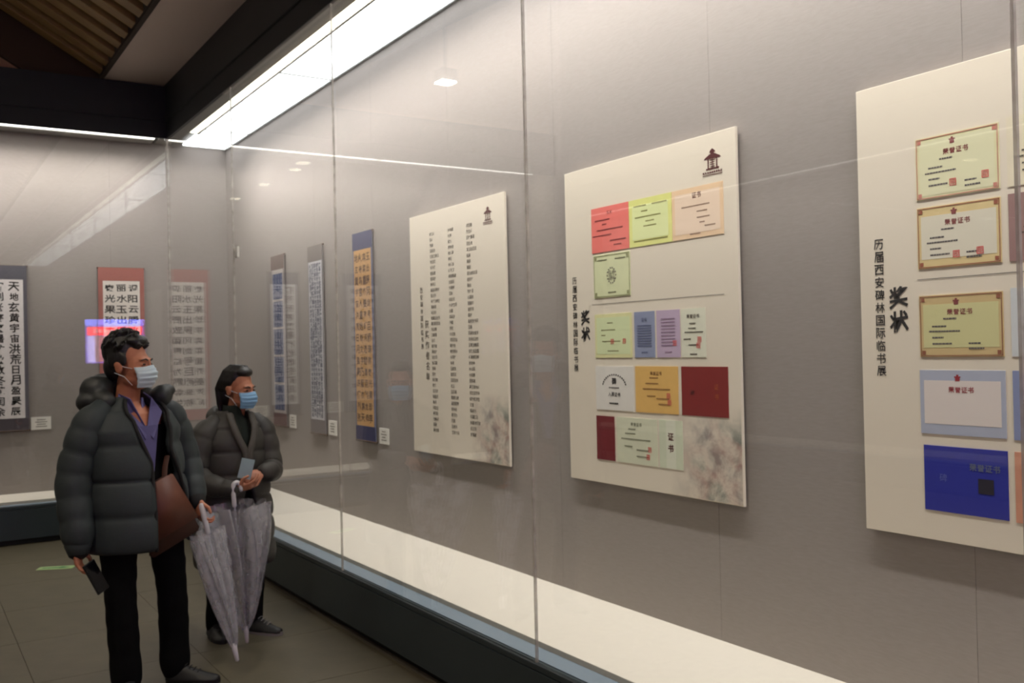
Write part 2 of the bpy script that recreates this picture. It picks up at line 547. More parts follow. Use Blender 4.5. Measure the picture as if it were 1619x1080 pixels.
# ------------------------------------------------------------------ television behind the camera, mirrored in the glass
tv = thing('television', 'television showing a red banner over a pale hall, mirrored in the end glass', 'television', (.27, -4.0, 0))
obj('screen_case', bx(-.63, .63, -.06, -.004, 1.45, 2.46, bevel=.01), M_fascia2, tv)
tw, t0, t1 = .61, 1.475, 2.435
def tv_rect(name, a, b, c, d, rgb, k=1.0, y=.0):
    obj(name, bx(a, b, y-.004, y, c, d), emission('screen_'+name, rgb, TV_LIGHT*k), tv)
tv_rect('sky_area', -tw, tw, 2.3, t1, (120, 130, 255), .8)
tv_rect('frame_area', -tw, tw, t0, 2.3, (120, 90, 215), .55)
tv_rect('banner_area', -tw+.05, tw-.03, 2.08, 2.27, (255, 40, 60), 1.0, .003)
for i, (a, b, rgb, k) in enumerate([(-.57, -.42, (205, 190, 255), 1), (-.42, -.12, (170, 120, 130), .6), (-.12, .1, (190, 175, 235), .7), (.1, .3, (225, 215, 255), 1), (.3, .58, (160, 130, 160), .6)]):
    tv_rect('picture_area', -b, -a, 1.5, 2.07, rgb, k, .002)
bm = bmesh.new()
for i, ch in enumerate('西安碑林国际临书展'):
    glyph(bm, ch, .085, -.4+.1*i, 2.175, 0, bold=.01)
o = obj('banner_lettering', bm, emission('screen_white', (255, 255, 255), TV_LIGHT*1.3), tv, loc=(0, .006, 0), rot=(PI/2, 0, PI))
o.matrix_local = Matrix(((-1, 0, 0, 0), (0, 0, 1, .006), (0, 1, 0, 0), (0, 0, 0, 1)))
obj('stand', bx(-.05, .05, -.07, -.03, 0, 1.5), M_fascia2, tv)
obj('stand_foot', bx(-.35, .35, -.25, .15, 0, .03, bevel=.008), M_fascia2, tv)

# ------------------------------------------------------------------ boards on the right wall
def right_frame(y_left, z0, x=XW):      # local x = to the right along the wall, y = up, z = out of the wall
    return Matrix(((0, 0, -1, x), (-1, 0, 0, y_left), (0, 1, 0, z0), (0, 0, 0, 1)))
def end_frame(x_left, z0, y=LW):
    return Matrix(((1, 0, 0, x_left), (0, 0, -1, y), (0, 1, 0, z0), (0, 0, 0, 1)))

BW, BH, BT = 1.181, 1.537, .014
def ink_painting_mat():
    M = bpy.data.materials.new('ink_wash'); M.use_nodes = True
    nt = M.node_tree; b = nt.nodes['Principled BSDF']; b.inputs['Roughness'].default_value = .8
    N = nt.nodes.new
    tc = N('ShaderNodeTexCoord')
    n1 = N('ShaderNodeTexNoise'); n1.inputs['Scale'].default_value = 9; n1.inputs['Detail'].default_value = 8; n1.inputs['Roughness'].default_value = .65; n1.inputs['Distortion'].default_value = .25
    n2 = N('ShaderNodeTexNoise'); n2.inputs['Scale'].default_value = 5; n2.inputs['Detail'].default_value = 2
    sep = N('ShaderNodeSeparateXYZ')
    for n in (n1, n2): nt.links.new(tc.outputs['Object'], n.inputs['Vector'])
    nt.links.new(tc.outputs['Object'], sep.inputs[0])
    # falls off towards the board's left and top
    def mth(op, a, b_=None):
        q = N('ShaderNodeMath'); q.operation = op
        for i, s_ in enumerate((a, b_)):
            if s_ is None: continue
            if isinstance(s_, (int, float)): q.inputs[i].default_value = s_
            else: nt.links.new(s_, q.inputs[i])
        return q.outputs[0]
    fx = mth('DIVIDE', mth('SUBTRACT', sep.outputs[0], .02), .22)
    fy = mth('DIVIDE', mth('SUBTRACT', .40, sep.outputs[1]), .12)
    g = N('ShaderNodeMath'); g.operation = 'MINIMUM'; nt.links.new(fx, g.inputs[0]); nt.links.new(fy, g.inputs[1])
    mask = N('ShaderNodeMapRange'); nt.links.new(g.outputs[0], mask.inputs['Value'])
    mask.inputs['From Min'].default_value = .0; mask.inputs['From Max'].default_value = 1.1
    r = N('ShaderNodeValToRGB')
    r.color_ramp.elements[0].position = .40; r.color_ramp.elements[0].color = (1, 1, 1, 1)
    r.color_ramp.elements[1].position = .58; r.color_ramp.elements[1].color = (0, 0, 0, 1)
    nt.links.new(n1.outputs['Fac'], r.inputs[0])
    fac = mth('MULTIPLY', mth('ADD', mth('MULTIPLY', r.outputs[0], .62), .22), mask.outputs[0])
    c2 = N('ShaderNodeValToRGB')
    e = c2.color_ramp.elements
    e[0].position = .38; e[0].color = (*lin((120, 112, 112)), 1)
    e[1].position = .6; e[1].color = (*lin((104, 112, 104)), 1)
    x = e.new(.5); x.color = (*lin((158, 120, 112)), 1)
    nt.links.new(n2.outputs['Fac'], c2.inputs[0])
    mx = N('ShaderNodeMix'); mx.data_type = 'RGBA'
    nt.links.new(fac, mx.inputs['Factor'])
    mx.inputs['A'].default_value = (*lin((226, 216, 198)), 1)
    nt.links.new(c2.outputs[0], mx.inputs['B'])
    nt.links.new(mx.outputs['Result'], b.inputs['Base Color'])
    return M
M_wash = ink_painting_mat()

def emblem(parent, u, v, s, material=None):
    """pavilion-shaped emblem: cap, wide roof bar, stele body, base lines"""
    bm = bmesh.new(); z = BT+.001
    poly(bm, [(u-.16*s, v+.36*s), (u+.16*s, v+.36*s), (u+.10*s, v+.44*s), (u+.0*s, v+.5*s), (u-.10*s, v+.44*s)], z)
    rect(bm, u-.09*s, v+.30*s, u+.09*s, v+.36*s, z)
    poly(bm, [(u-.44*s, v+.13*s), (u+.44*s, v+.13*s), (u+.36*s, v+.20*s), (u+.14*s, v+.30*s), (u-.14*s, v+.30*s), (u-.36*s, v+.20*s)], z)
    rect(bm, u-.25*s, v-.2*s, u-.18*s, v+.14*s, z); rect(bm, u+.18*s, v-.2*s, u+.25*s, v+.14*s, z)
    for k in range(4): rect(bm, u-.12*s, v+(.07-.08*k)*s, u+.12*s, v+(.10-.08*k)*s, z)
    rect(bm, u-.015*s, v-.2*s, u+.015*s, v+.14*s, z+.0002)
    rect(bm, u-.33*s, v-.26*s, u+.33*s, v-.2*s, z)
    for i in range(9): rect(bm, u+(-.5+.111*i)*s, v-.39*s, u+(-.42+.111*i)*s, v-.32*s, z)
    for i in range(20): rect(bm, u+(-.5+.05*i)*s, v-.47*s, u+(-.462+.05*i)*s, v-.43*s, z)
    obj('emblem', bm, material or M_logo, parent)

def vertical_title(parent, s, u, v_top, pitch, size, material, name='title_lettering', bold=.012, shear=0, rot=0, seed=None):
    bm = bmesh.new()
    for i, ch in enumerate(s):
        r = rot if not seed else rot+random.uniform(-.12, .12)
        glyph(bm, ch, size, u+(random.uniform(-.004, .004) if seed else 0), v_top-pitch*(i+.5), BT+.001, bold=bold, shear=shear, rot=r)
    return obj(name, bm, material, parent)

def board(label, y_left, painting):
    t = thing('exhibition_board', label, 'poster board', matrix=right_frame(y_left, .940, XW-.010))
    obj('panel', bx(0, BW, 0, BH, 0, BT, bevel=.002), M_board, t)
    for q in (.15, BW-.25): obj('mounting_cleat', bx(q, q+.1, .2, BH-.2, -.0095, 0), M_joint, t)
    if painting:
        pw_, ph_ = .46, .46
        bm = bx(0, pw_-.004, 0, ph_, 0, .0006)
        obj('ink_painting', bm, M_wash, t, loc=(BW-pw_, .004, BT))
    return t

def certificate(parent, u0, v0, u1, v1, rgb, name='certificate', border=None, header=None, hrgb=None, lines=(), seals=(), mark=None,
                bwid=.010, inner=None, label=None, hpos=.82, hsize=.022, dark=(70, 60, 50)):
    """v in board heights above the board's foot. lines: (u, v, width) as fractions; seals: (u, v)"""
    W, H = u1-u0, v1-v0
    c = obj(name, bx(0, W, 0, H, 0, .002), mat('paper_%d_%d_%d' % rgb, rgb, .7, noise_amt=.03, scale=25), parent, loc=(u0, v0, BT))
    if label: c['label'] = label
    if inner:
        obj('inner_sheet', bx(W*inner[1], W*(1-inner[1]), H*inner[2], H*(1-inner[2]), .002, .0024), mat('paper_%d_%d_%d' % inner[0], inner[0], .7), c)
    z = .0028
    if border:
        bm = bmesh.new(); b = bwid
        rect(bm, b*.4, b*.4, W-b*.4, b*.75, z); rect(bm, b*.4, H-b*.75, W-b*.4, H-b*.4, z)
        rect(bm, b*.4, b*.75, b*.75, H-b*.75, z); rect(bm, W-b*.75, b*.75, W-b*.4, H-b*.75, z)
        for (a, d) in ((b, b), (W-2.6*b, b), (b, H-2.6*b), (W-2.6*b, H-2.6*b)): rect(bm, a, d, a+1.6*b, d+1.6*b, z)
        obj('border_print', bm, mat('ink_%d_%d_%d' % border, border, .8), c)
    if header:
        bm = bmesh.new(); n = len(header)
        for i, ch in enumerate(header): glyph(bm, ch, hsize, W*.5+(i-(n-1)/2)*hsize*1.12, H*hpos, z, bold=.02)
        obj('header_lettering', bm, mat('ink_%d_%d_%d' % (hrgb or dark), hrgb or dark, .8), c)
    if lines:
        bm = bmesh.new()
        for (a, b_, w_) in lines:
            x = a*W; e = (a+w_)*W
            while x < e:
                k = random.uniform(.006, .012)
                rect(bm, x, b_*H, min(x+k, e), b_*H+.0052, z); x += k+.0012
        obj('text_lines', bm, mat('ink_%d_%d_%d' % dark, dark, .8), c, kind='stuff')
    if seals:
        for (a, b_) in seals:
            bm = bmesh.new()
            q = .0115; cx, cy = a*W, b_*H
            rect(bm, cx-q, cy-q, cx+q, cy-q*.75, z+.0003); rect(bm, cx-q, cy+q*.75, cx+q, cy+q, z+.0003)
            rect(bm, cx-q, cy-q*.75, cx-q*.78, cy+q*.75, z+.0003); rect(bm, cx+q*.78, cy-q*.75, cx+q, cy+q*.75, z+.0003)
            glyph(bm, '印', q*1.4, cx, cy, z+.0003, bold=.03)
            obj('red_seal', bm, M_red, c)
    if mark: mark(c, W, H, z)
    return c

# --- board of names
b2 = board('cream board of three columns of names beside the orange scroll', 5.70, True)
emblem(b2, 1.0, 1.425, .105)
vertical_title(b2, '西安碑林国际临书展', .152, 1.07, .0455, .036, M_inks)
vertical_title(b2, '获奖作者名单', .222, .86, .067, .052, M_inks, 'list_title_lettering', seed=1)
POOL = '天地玄黄宇宙洪荒日月盈昃辰宿列张寒来暑往秋收冬藏云腾致雨露结为霜金生丽水玉出昆冈海咸河淡鳞潜羽翔'
rnd = random.Random(5)
NR = 36
for ci, (u, nmin, nmax) in enumerate(((.292, 2, 3), (.532, 2, 4), (.760, 2, 5))):
    bm = bmesh.new()
    for r in range(NR):
        v = 1.395-.0355*r+(.0 if ci else -.0)
        n = rnd.choice([nmin, nmin+1, nmin+1, nmax])
        if rnd.random() < .1: n += 2
        for i in range(n): glyph(bm, rnd.choice(POOL), .0225, u+.024*i, v, BT+.001, bold=.015)
    obj('name_column', bm, M_inks, b2)

# --- first board of certificates
b3 = board('cream board of certificates with the salmon red sheet and blossom painting, second from right', 3.945, True)
emblem(b3, 1.05, 1.415, .115)
vertical_title(b3, '历届西安碑林国际临书展', .068, 1.012, .0437, .036, M_ink)
vertical_title(b3, '奖状', .152, .845, .082, .072, M_ink, 'brush_lettering', bold=.03, shear=.12, rot=.12)
Z = lambda z: z-.940
L = lambda *a: a
certificate(b3, .219, Z(2.052), .503, Z(2.268), (236, 122, 112), label='salmon red certificate', header='奖状', hsize=.018, hpos=.86, hrgb=(168, 60, 50),
            lines=[(.1, .70, .4), (.3, .6, .12), (.15, .48, .7), (.04, .36, .5), (.5, .22, .42), (.6, .12, .2)], dark=(120, 40, 44))
certificate(b3, .505, Z(2.052), .796, Z(2.268), (226, 228, 140), label='yellow green certificate', inner=((226, 234, 170), .08, .14),
            lines=[(.12, .84, .3), (.55, .84, .35), (.3, .72, .15), (.15, .6, .6), (.4, .5, .2), (.35, .40, .3), (.12, .1, .78)], dark=(130, 128, 60))
certificate(b3, .798, Z(2.052), 1.107, Z(2.268), (236, 204, 166), label='peach certificate', inner=((238, 214, 190), .06, .10), header='证书', hsize=.026, hpos=.84,
            lines=[(.2, .62, .55), (.5, .5, .2), (.5, .38, .25), (.55, .28, .1), (.65, .2, .2), (.36, .07, .2)], dark=(150, 120, 100), hrgb=(110, 64, 50))
def ring_mark(c, W, H, z):
    bm = bmesh.new()
    for k in range(14):
        a = 2*PI*k/14
        rect(bm, W*.5+math.cos(a)*.032-.004, H*.5+math.sin(a)*.036-.004, W*.5+math.cos(a)*.032+.004, H*.5+math.sin(a)*.036+.004, z, a)
    for ch, x, y in (('临', -.011, .012), ('书', .012, .012), ('碑', -.011, -.013), ('林', .012, -.013)):
        glyph(bm, ch, .026, W*.5+x, H*.5+y, z)
    obj('round_mark', bm, mat('mark_grey', (120, 116, 104), .8), c)
certificate(b3, .229, Z(1.833), .505, Z(2.04), (218, 222, 178), label='pale green certificate with round grey mark', border=(150, 152, 108),
            lines=[(.12, .86, .26), (.6, .86, .28), (.4, .1, .22)], mark=ring_mark, dark=(90, 88, 60))
bm = bmesh.new(); rect(bm, .21, .862, 1.10, .8645, BT+.001)
obj('divider_line', bm, M_inks, b3)
certificate(b3, .229, Z(1.545), .507, Z(1.754), (224, 222, 166), label='pale yellow certificate', inner=((216, 226, 178), .05, .08),
            lines=[(.35, .78, .15), (.18, .62, .38), (.18, .5, .12), (.2, .36, .5), (.35, .14, .3)], seals=[(.48, .37), (.8, .37)], dark=(140, 138, 96))
certificate(b3, .525, Z(1.545), .666, Z(1.754), (140, 148, 176), label='slate blue certificate', header='证书', hsize=.018, hpos=.82,
            lines=[(.15, .68-.055*k, .7) for k in range(9)]+[(.35, .1, .3)], dark=(84, 92, 126))
certificate(b3, .679, Z(1.545), .831, Z(1.754), (190, 170, 194), label='lilac certificate',
            lines=[(.2, .8-.07*k, .6) for k in range(9)]+[(.35, .1, .3)], seals=[(.78, .3)], dark=(140, 114, 140))
certificate(b3, .839, Z(1.545), .989, Z(1.754), (224, 224, 204), label='ivory certificate', header='荣誉证书', hsize=.018, hpos=.84,
            lines=[(.35, .68, .25), (.3, .58, .3), (.15, .5, .75), (.1, .36, .3), (.3, .24, .4), (.35, .05, .3)], seals=[(.75, .36), (.7, .24)])
def arch_mark(c, W, H, z):
    bm = bmesh.new()
    for k in range(15):
        a = PI*(.08+.84*k/14)
        rect(bm, W*.5+math.cos(a)*.088-.004, H*.52+math.sin(a)*.06-.004, W*.5+math.cos(a)*.088+.004, H*.52+math.sin(a)*.06+.004, z, a-PI/2)
    glyph(bm, '碑', .034, W*.5, H*.66, z, bold=.02)
    for i, ch in enumerate('入展证书'): glyph(bm, ch, .021, W*.5+(i-1.5)*.023, H*.36, z, bold=.02)
    for i in range(6): rect(bm, W*.36+.013*i, H*.50, W*.36+.013*i+.010, H*.525, z)
    for i in range(5): rect(bm, W*.36+.014*i, H*.14, W*.36+.014*i+.012, H*.175, z)
    obj('arched_lettering', bm, M_ink, c)
certificate(b3, .226, Z(1.295), .511, Z(1.505), (226, 222, 214), label='white certificate with arched lettering', mark=arch_mark)
certificate(b3, .524, Z(1.295), .812, Z(1.505), (226, 182, 104), label='orange yellow certificate', header='荣誉证书', hsize=.018, hpos=.85,
            lines=[(.35, .74, .2), (.25, .62, .3), (.18, .5, .64), (.28, .35, .2), (.5, .3, .3), (.55, .18, .25)], seals=[(.78, .38), (.8, .24)], dark=(140, 96, 50))
def gold_mark(c, W, H, z):
    bm = bmesh.new()
    for i, ch in enumerate('证书'): glyph(bm, ch, .024, W*.76, H*(.6-.2*i), z)
    obj('gold_lettering', bm, mat('gold_ink', (176, 96, 40), .6), c)
    bm = bmesh.new(); glyph(bm, '碑', .024, W*.24, H*.47, z)
    obj('dark_seal', bm, mat('seal_dark', (74, 30, 28), .7), c)
certificate(b3, .833, Z(1.295), 1.111, Z(1.505), (128, 30, 28), label='dark red certificate cover', name='certificate_cover', mark=gold_mark)
certificate(b3, .224, Z(1.054), .363, Z(1.265), (112, 26, 34), label='narrow wine red certificate cover', name='certificate_cover')
certificate(b3, .379, Z(1.054), .667, Z(1.266), (214, 216, 190), label='pale certificate in bottom row', header='荣誉证书', hsize=.018, hpos=.86,
            lines=[(.3, .74, .18), (.22, .64, .26), (.12, .52, .72), (.2, .36, .2), (.5, .3, .3), (.5, .16, .3)], seals=[(.82, .34), (.78, .18)], dark=(120, 122, 100))
def stack_mark(c, W, H, z):
    bm = bmesh.new()
    for i, ch in enumerate('证书'): glyph(bm, ch, .036, W*.5, H*(.66-.24*i), z, bold=.03)
    obj('maroon_lettering', bm, M_logo, c)
certificate(b3, .681, Z(1.054), .833, Z(1.268), (212, 218, 192), label='narrow pale certificate with maroon lettering', mark=stack_mark, inner=((222, 224, 204), .3, .0))

# --- second board of certificates, running out of the picture
b4 = board('cream board of wide certificates cut off by the right edge, royal blue cover at bottom', 2.184, False)
vertical_title(b4, '历届西安碑林国际临书展', .079, 1.012, .0437, .037, M_ink)
vertical_title(b4, '奖状', .152, .845, .082, .074, M_ink, 'brush_lettering', bold=.03, shear=.12, rot=.12)
bm = bmesh.new(); rect(bm, .225, .856, 1.10, .8585, BT+.001)
obj('divider_line', bm, M_inks, b4)
MR = (130, 62, 60)
def crest(col, material=None):
    def f(c, W, H, z):
        bm = bmesh.new(); x, y, s = W*.46, H*.88, .022
        rect(bm, x-.18*s, y+.25*s, x+.18*s, y+.5*s, z); rect(bm, x-.5*s, y+.05*s, x+.5*s, y+.25*s, z)
        rect(bm, x-.35*s, y-.45*s, x+.35*s, y+.06*s, z)
        obj('crest', bm, mat('ink_%d_%d_%d' % col, col, .8), c)
    return f
LN = [(.30, .60, .16), (.16, .48, .18), (.12, .40, .38), (.16, .30, .14), (.16, .2, .24), (.6, .2, .14), (.6, .12, .18)]
for (z0, z1, rgb, inner, border, seals, lab, hd) in (
        (2.058, 2.262, (220, 216, 172), ((222, 220, 182), .05, .06), (196, 128, 112), [(.46, .22), (.84, .26)], 'cream certificate with red corners', '荣誉证书'),
        (1.831, 2.033, (218, 196, 142), ((220, 214, 194), .05, .15), (150, 84, 60), [(.48, .2), (.76, .22)], 'white certificate with gold bands', '荣誉证书'),
        (1.541, 1.743, (204, 180, 130), ((208, 204, 150), .05, .15), (140, 84, 60), [], 'khaki certificate with brown bands', '荣誉证书')):
    certificate(b4, .230, Z(z0), .517, Z(z1), rgb, inner=inner, border=border, header=hd, hrgb=MR, hsize=.02, hpos=.72, lines=LN, seals=seals, mark=crest(MR), label=lab, bwid=.008, dark=(90, 84, 84))
certificate(b4, .226, Z(1.289), .518, Z(1.498), (172, 178, 196), inner=((222, 212, 206), .05, .16), header='荣誉证书', hrgb=(150, 50, 60), hsize=.02, hpos=.70, mark=crest((150, 40, 50)), label='white certificate with grey blue bands')
def blue_mark(c, W, H, z):
    bm = bmesh.new()
    for i, ch in enumerate('荣誉证书'): glyph(bm, ch, .024, W*.74+(i-1.5)*.026, H*.72, z, bold=.02)
    obj('grey_lettering', bm, mat('ink_grey_blue', (96, 104, 130), .7), c)
    bm = bmesh.new(); rect(bm, W*.66, H*.34, W*.84, H*.56, z)
    obj('dark_emblem', bm, mat('ink_dark', (34, 28, 44), .7), c)
    bm = bmesh.new(); glyph(bm, '碑', .026, W*.24, H*.52, z)
    obj('pale_emblem', bm, mat('ink_pale_blue', (92, 100, 176), .7), c)
certificate(b4, .234, Z(1.038), .519, Z(1.251), (34, 42, 148), label='royal blue certificate cover', name='certificate_cover', mark=blue_mark)
for (z0, z1, rgb, u1, lab) in ((2.058, 2.27, (226, 216, 190), .83, 'cream certificate in the right column'), (1.831, 2.036, (150, 116, 112), .83, 'mauve brown certificate cover'),
                               (1.541, 1.75, (206, 210, 212), .83, 'pale grey certificate'), (1.287, 1.498, (132, 142, 180), .83, 'grey blue certificate'),
                               (1.036, 1.251, (204, 144, 118), .83, 'salmon certificate cover')):
    certificate(b4, .541, Z(z0), u1, Z(z1), rgb, label=lab, lines=LN[:5])

# ------------------------------------------------------------------ hanging scrolls
def scroll(frame_m, label, W, z0, z1, mount, header, paper, foot=None, hh=.125, fh=.12, pm=.035, text=None, painter=None, group=None):
    t = thing('hanging_scroll', label, 'scroll', matrix=frame_m)
    H = z1-z0
    T1 = .006
    obj('mount', bx(0, W, 0, H, .012, .012+T1), mat('mount_%d_%d_%d' % mount, mount, .8, noise_amt=.04, scale=60), t)
    obj('header_band', bx(0, W, H-hh, H, .018, .0195), mat('mount_%d_%d_%d' % header, header, .8, noise_amt=.05, scale=60), t)
    ft = foot or header
    obj('footer_band', bx(0, W, 0, fh, .018, .0195), mat('mount_%d_%d_%d' % ft, ft, .8, noise_amt=.05, scale=60), t)
    p = obj('paper', bx(pm, W-pm, fh+.004, H-hh-.004, .018, .0195), mat('paper_%d_%d_%d' % paper, paper, .85, noise_amt=.04, scale=30), t)
    for y, nm in ((H-.004, 'top_rod'), (.008, 'bottom_roller')):
        bm = bmesh.new(); tube(bm, [(-.008, y, .012), (W+.008, y, .012)], .0075 if nm == 'top_rod' else .010, 10, cap=False)
        smooth_me(obj(nm, bm, mat('roller_wood', (86, 66, 52), .5), t))
    bm = bmesh.new(); tube(bm, [(W*.3, H, .012), (W*.5, H+.03, .005), (W*.7, H, .012)], .0015, 6, cap=False)
    obj('hanging_cord', bm, M_gasket, t)
    if painter: painter(p, W, H, pm, fh, hh)
    return t

CLASSIC = '天地玄黄宇宙洪荒日月盈昃辰宿列张寒来暑往秋收冬藏闰余成岁律吕调阳云腾致雨露结为霜金生丽水玉出昆冈剑号巨阙珠称夜光果珍李柰菜重芥姜海咸河淡鳞潜羽翔龙师火帝鸟官人皇始制文字乃服衣裳'
def calligraphy(cols, rows, size, sx=1.0, ink=None, start=0, jitter=.004, bold=.02, last=None):
    def f(p, W, H, pm, fh, hh):
        bm = bmesh.new(); n = start
        a, b = pm+.012, W-pm-.012
        lo, hi = fh+.02, H-hh-.02
        for c in range(cols):
            u = b-(b-a)*(c+.5)/cols
            for r in range(rows):
                if last and c == cols-1 and r >= last: break
                v = hi-(hi-lo)*(r+.5)/rows
                glyph(bm, CLASSIC[n % len(CLASSIC)], size*random.uniform(.86, 1.08), u+random.uniform(-jitter, jitter), v, .0202, sx=sx, bold=bold, rot=random.uniform(-.06, .06))
                n += 1
        obj('calligraphy', bm, ink or M_ink, p)
    return f

scroll(end_frame(.665, .932), 'grey-mounted scroll of bold black characters at the left edge of the photo', .342, .932, 2.466, (92, 88, 96), (92, 90, 98), (222, 216, 214), foot=(74, 66, 72),
       pm=.032, painter=calligraphy(2, 13, .088, ink=M_ink))
scroll(end_frame(1.624, .932), 'rust red scroll with three columns of wide characters above the man', .422, .932, 2.470, (164, 100, 90), (168, 100, 90), (230, 222, 212),
       pm=.042, painter=calligraphy(3, 12, .078, sx=1.25, start=30))
scroll(end_frame(-.30, .932), 'grey scroll beyond the left edge, mirrored over the orange scroll', .46, .932, 2.468, (120, 116, 122), (104, 102, 112), (196, 188, 188), pm=.05,
       painter=calligraphy(3, 12, .06, start=11))

def blue_sections(p, W, H, pm, fh, hh):
    lo, hi = fh+.03, H-hh-.02
    n = 5
    for i in range(n):
        a = lo+(hi-lo)*i/n; b = lo+(hi-lo)*(i+1)/n-.02
        s = obj('blue_sheet', bx(pm+.012, W-pm-.012, a, b, .0195, .0202), mat('indigo_paper', (72, 82, 116), .8, noise_amt=.12, scale=18), p)
    bm = bmesh.new(); k = 0
    for i in range(n):
        a = lo+(hi-lo)*i/n; b = lo+(hi-lo)*(i+1)/n-.02
        for c in range(4):
            for r in range(5):
                glyph(bm, CLASSIC[k % 80], .034, pm+.035+c*(W-2*pm-.07)/3, a+(b-a)*(r+.5)/5, .0208); k += 1
    obj('pale_calligraphy', bm, mat('ink_silver', (146, 150, 166), .7), p)
scroll(right_frame(8.53, .945), 'narrow scroll of indigo sheets with brown header, farthest along the right wall', .345, .945, 2.478, (146, 138, 134), (104, 86, 80), (188, 178, 172), foot=(104, 76, 74), pm=.03, painter=blue_sections)
scroll(right_frame(7.60, .932), 'pale grey scroll of closely set rows, middle of the three on right wall', .325, .932, 2.472, (138, 134, 136), (120, 112, 108), (206, 204, 208), foot=(118, 110, 110), pm=.02,
       painter=calligraphy(5, 34, .038, sx=1.35, ink=mat('grey_blue_ink', (92, 96, 112), .8), start=17, jitter=.001, bold=.03))
def gold_specks(p, W, H, pm, fh, hh):
    calligraphy(4, 15, .062, start=44, ink=mat('brown_ink', (96, 70, 46), .8))(p, W, H, pm, fh, hh)
    bm = bmesh.new(); rr = random.Random(3)
    for i in range(90):
        x, y = rr.uniform(pm+.01, W-pm-.02), rr.uniform(fh+.02, H-hh-.03); q = rr.uniform(.004, .011)
        rect(bm, x, y, x+q, y+q*.8, .0199, rr.uniform(0, 1.5))
    obj('gold_flecks', bm, mat('dark_gold', (150, 108, 62), .5), p)
scroll(right_frame(6.665, .938), 'orange gold scroll with navy header and footer beside the list board', .345, .938, 2.476, (106, 110, 134), (56, 62, 100), (206, 160, 104), foot=(34, 36, 84),
       pm=.022, painter=gold_specks, fh=.115)

# label cards beside the scrolls
def card(fr, W, H, label):
    t = thing('label_card', label, 'label', matrix=fr, group=None)
    obj('card', bx(0, W, 0, H, 0, .006, bevel=.001), mat('card_white', (232, 228, 220), .7), t)
    bm = bmesh.new(); r = random.Random(W*100)
    for i, (a, w_) in enumerate(((.3, .4), (.2, .6), (.3, .4), (.25, .5))):
        x = a*W
        while x < (a+w_)*W: rect(bm, x, H*(.75-.18*i), x+.008, H*(.75-.18*i)+.008, .0068); x += .0105
    obj('print', bm, M_inks, t)
card(end_frame(1.022, .938), .170, .118, 'white label card right of the grey-mounted scroll at the left edge')
card(end_frame(.19, .938), .17, .118, 'white label card beyond the left edge')
card(right_frame(8.150, .950), .155, .112, 'white label card beside the indigo scroll')
card(right_frame(7.245, .945), .165, .115, 'white label card beside the pale grey scroll')
card(right_frame(6.285, .943), .155, .112, 'white label card beside the orange gold scroll')

# small white sensor on the glass seam, and the wayfinding arrow on the floor
se = thing('sensor', 'small white sensor box clipped on the glass seam above the woman', 'sensor', (XG, 1.216+3*S, 2.375))
obj('casing', bx(.013, .034, -.055, .055, -.04, .045, bevel=.006), mat('white_plastic', (222, 218, 208), .5), se)
obj('lens', bx(.0125, .013, -.012, .012, -.012, .012, bevel=.001), M_gasket, se)
ar = thing('floor_sign', 'pale green floor sticker beside the man', 'sign', (.985, 8.08, 0), -.42)
bm = bx(-.13, .13, -.055, .055, 0, .002); obj('sticker', bm, mat('green_sticker', (150, 176, 120), .6), ar)
bm = bmesh.new(); poly(bm, [(-.1, -.012), (.03, -.012), (.03, -.035), (.1, 0), (.03, .035), (.03, .012), (-.1, .012)], .0026)
obj('arrow', bm, mat('green_arrow', (60, 120, 70), .6), ar)

# ------------------------------------------------------------------ people
SKIN = mat('skin', (176, 116, 88), .55, noise_amt=.04, scale=40)
SKIN_M = mat('skin_tanned', (182, 118, 88), .55, noise_amt=.04, scale=40)
HAIR = mat('black_hair', (18, 16, 16), .45, noise_amt=.3, scale=60, stretch=(1, 1, .2), bump=.6, bscale=120)
EYE = mat('dark_eye', (20, 14, 12), .2)

def head_shapes(bm, H_, s):
    """H_: matrix placing the head (eye level origin, face towards -Y)"""
    def E(c, r):
        rot = H_.to_3x3()
        ell(bm, H_ @ Vector([v*s for v in c]), [v*s for v in r], rot)
    E((0, .022, .052), (.076, .098, .092)); E((0, -.03, -.005), (.064, .068, .095))
    E((0, -.045, -.078), (.042, .046, .036)); E((0, -.02, -.062), (.058, .06, .042))
    E((0, -.104, -.018), (.015, .02, .022)); E((0, -.097, .008), (.010, .012, .028))
    E((-.012, -.1, -.024), (.009, .010, .009)); E((.012, -.1, -.024), (.009, .010, .009))
    E((0, -.082, .03), (.05, .016, .012))
    for k in (-1, 1):
        E((k*.038, -.066, -.022), (.026, .026, .022))
        E((k*.03, -.083, .006), (.017, .010, .009))
        E((k*.077, .012, -.004), (.010, .020, .032)); E((k*.082, .018, .010), (.008, .018, .018))
    E((0, -.092, -.052), (.024, .012, .010))

def finger_chain(bm, base, along, n, lens, r, curl, s=1.0):
    p = Vector(base); d = Vector(along).normalized(); ax = d.cross(Vector(n)).normalized()
    pts = [p-d*.02*s, p]
    rr = [r*1.05, r]
    for i, l in enumerate(lens):
        d = Matrix.Rotation(curl[i], 3, ax) @ d
        p = p+d*l*s; pts.append(p.copy()); rr.append(r*(.95-.1*i))
    tube(bm, pts, [q*s for q in rr], 8)

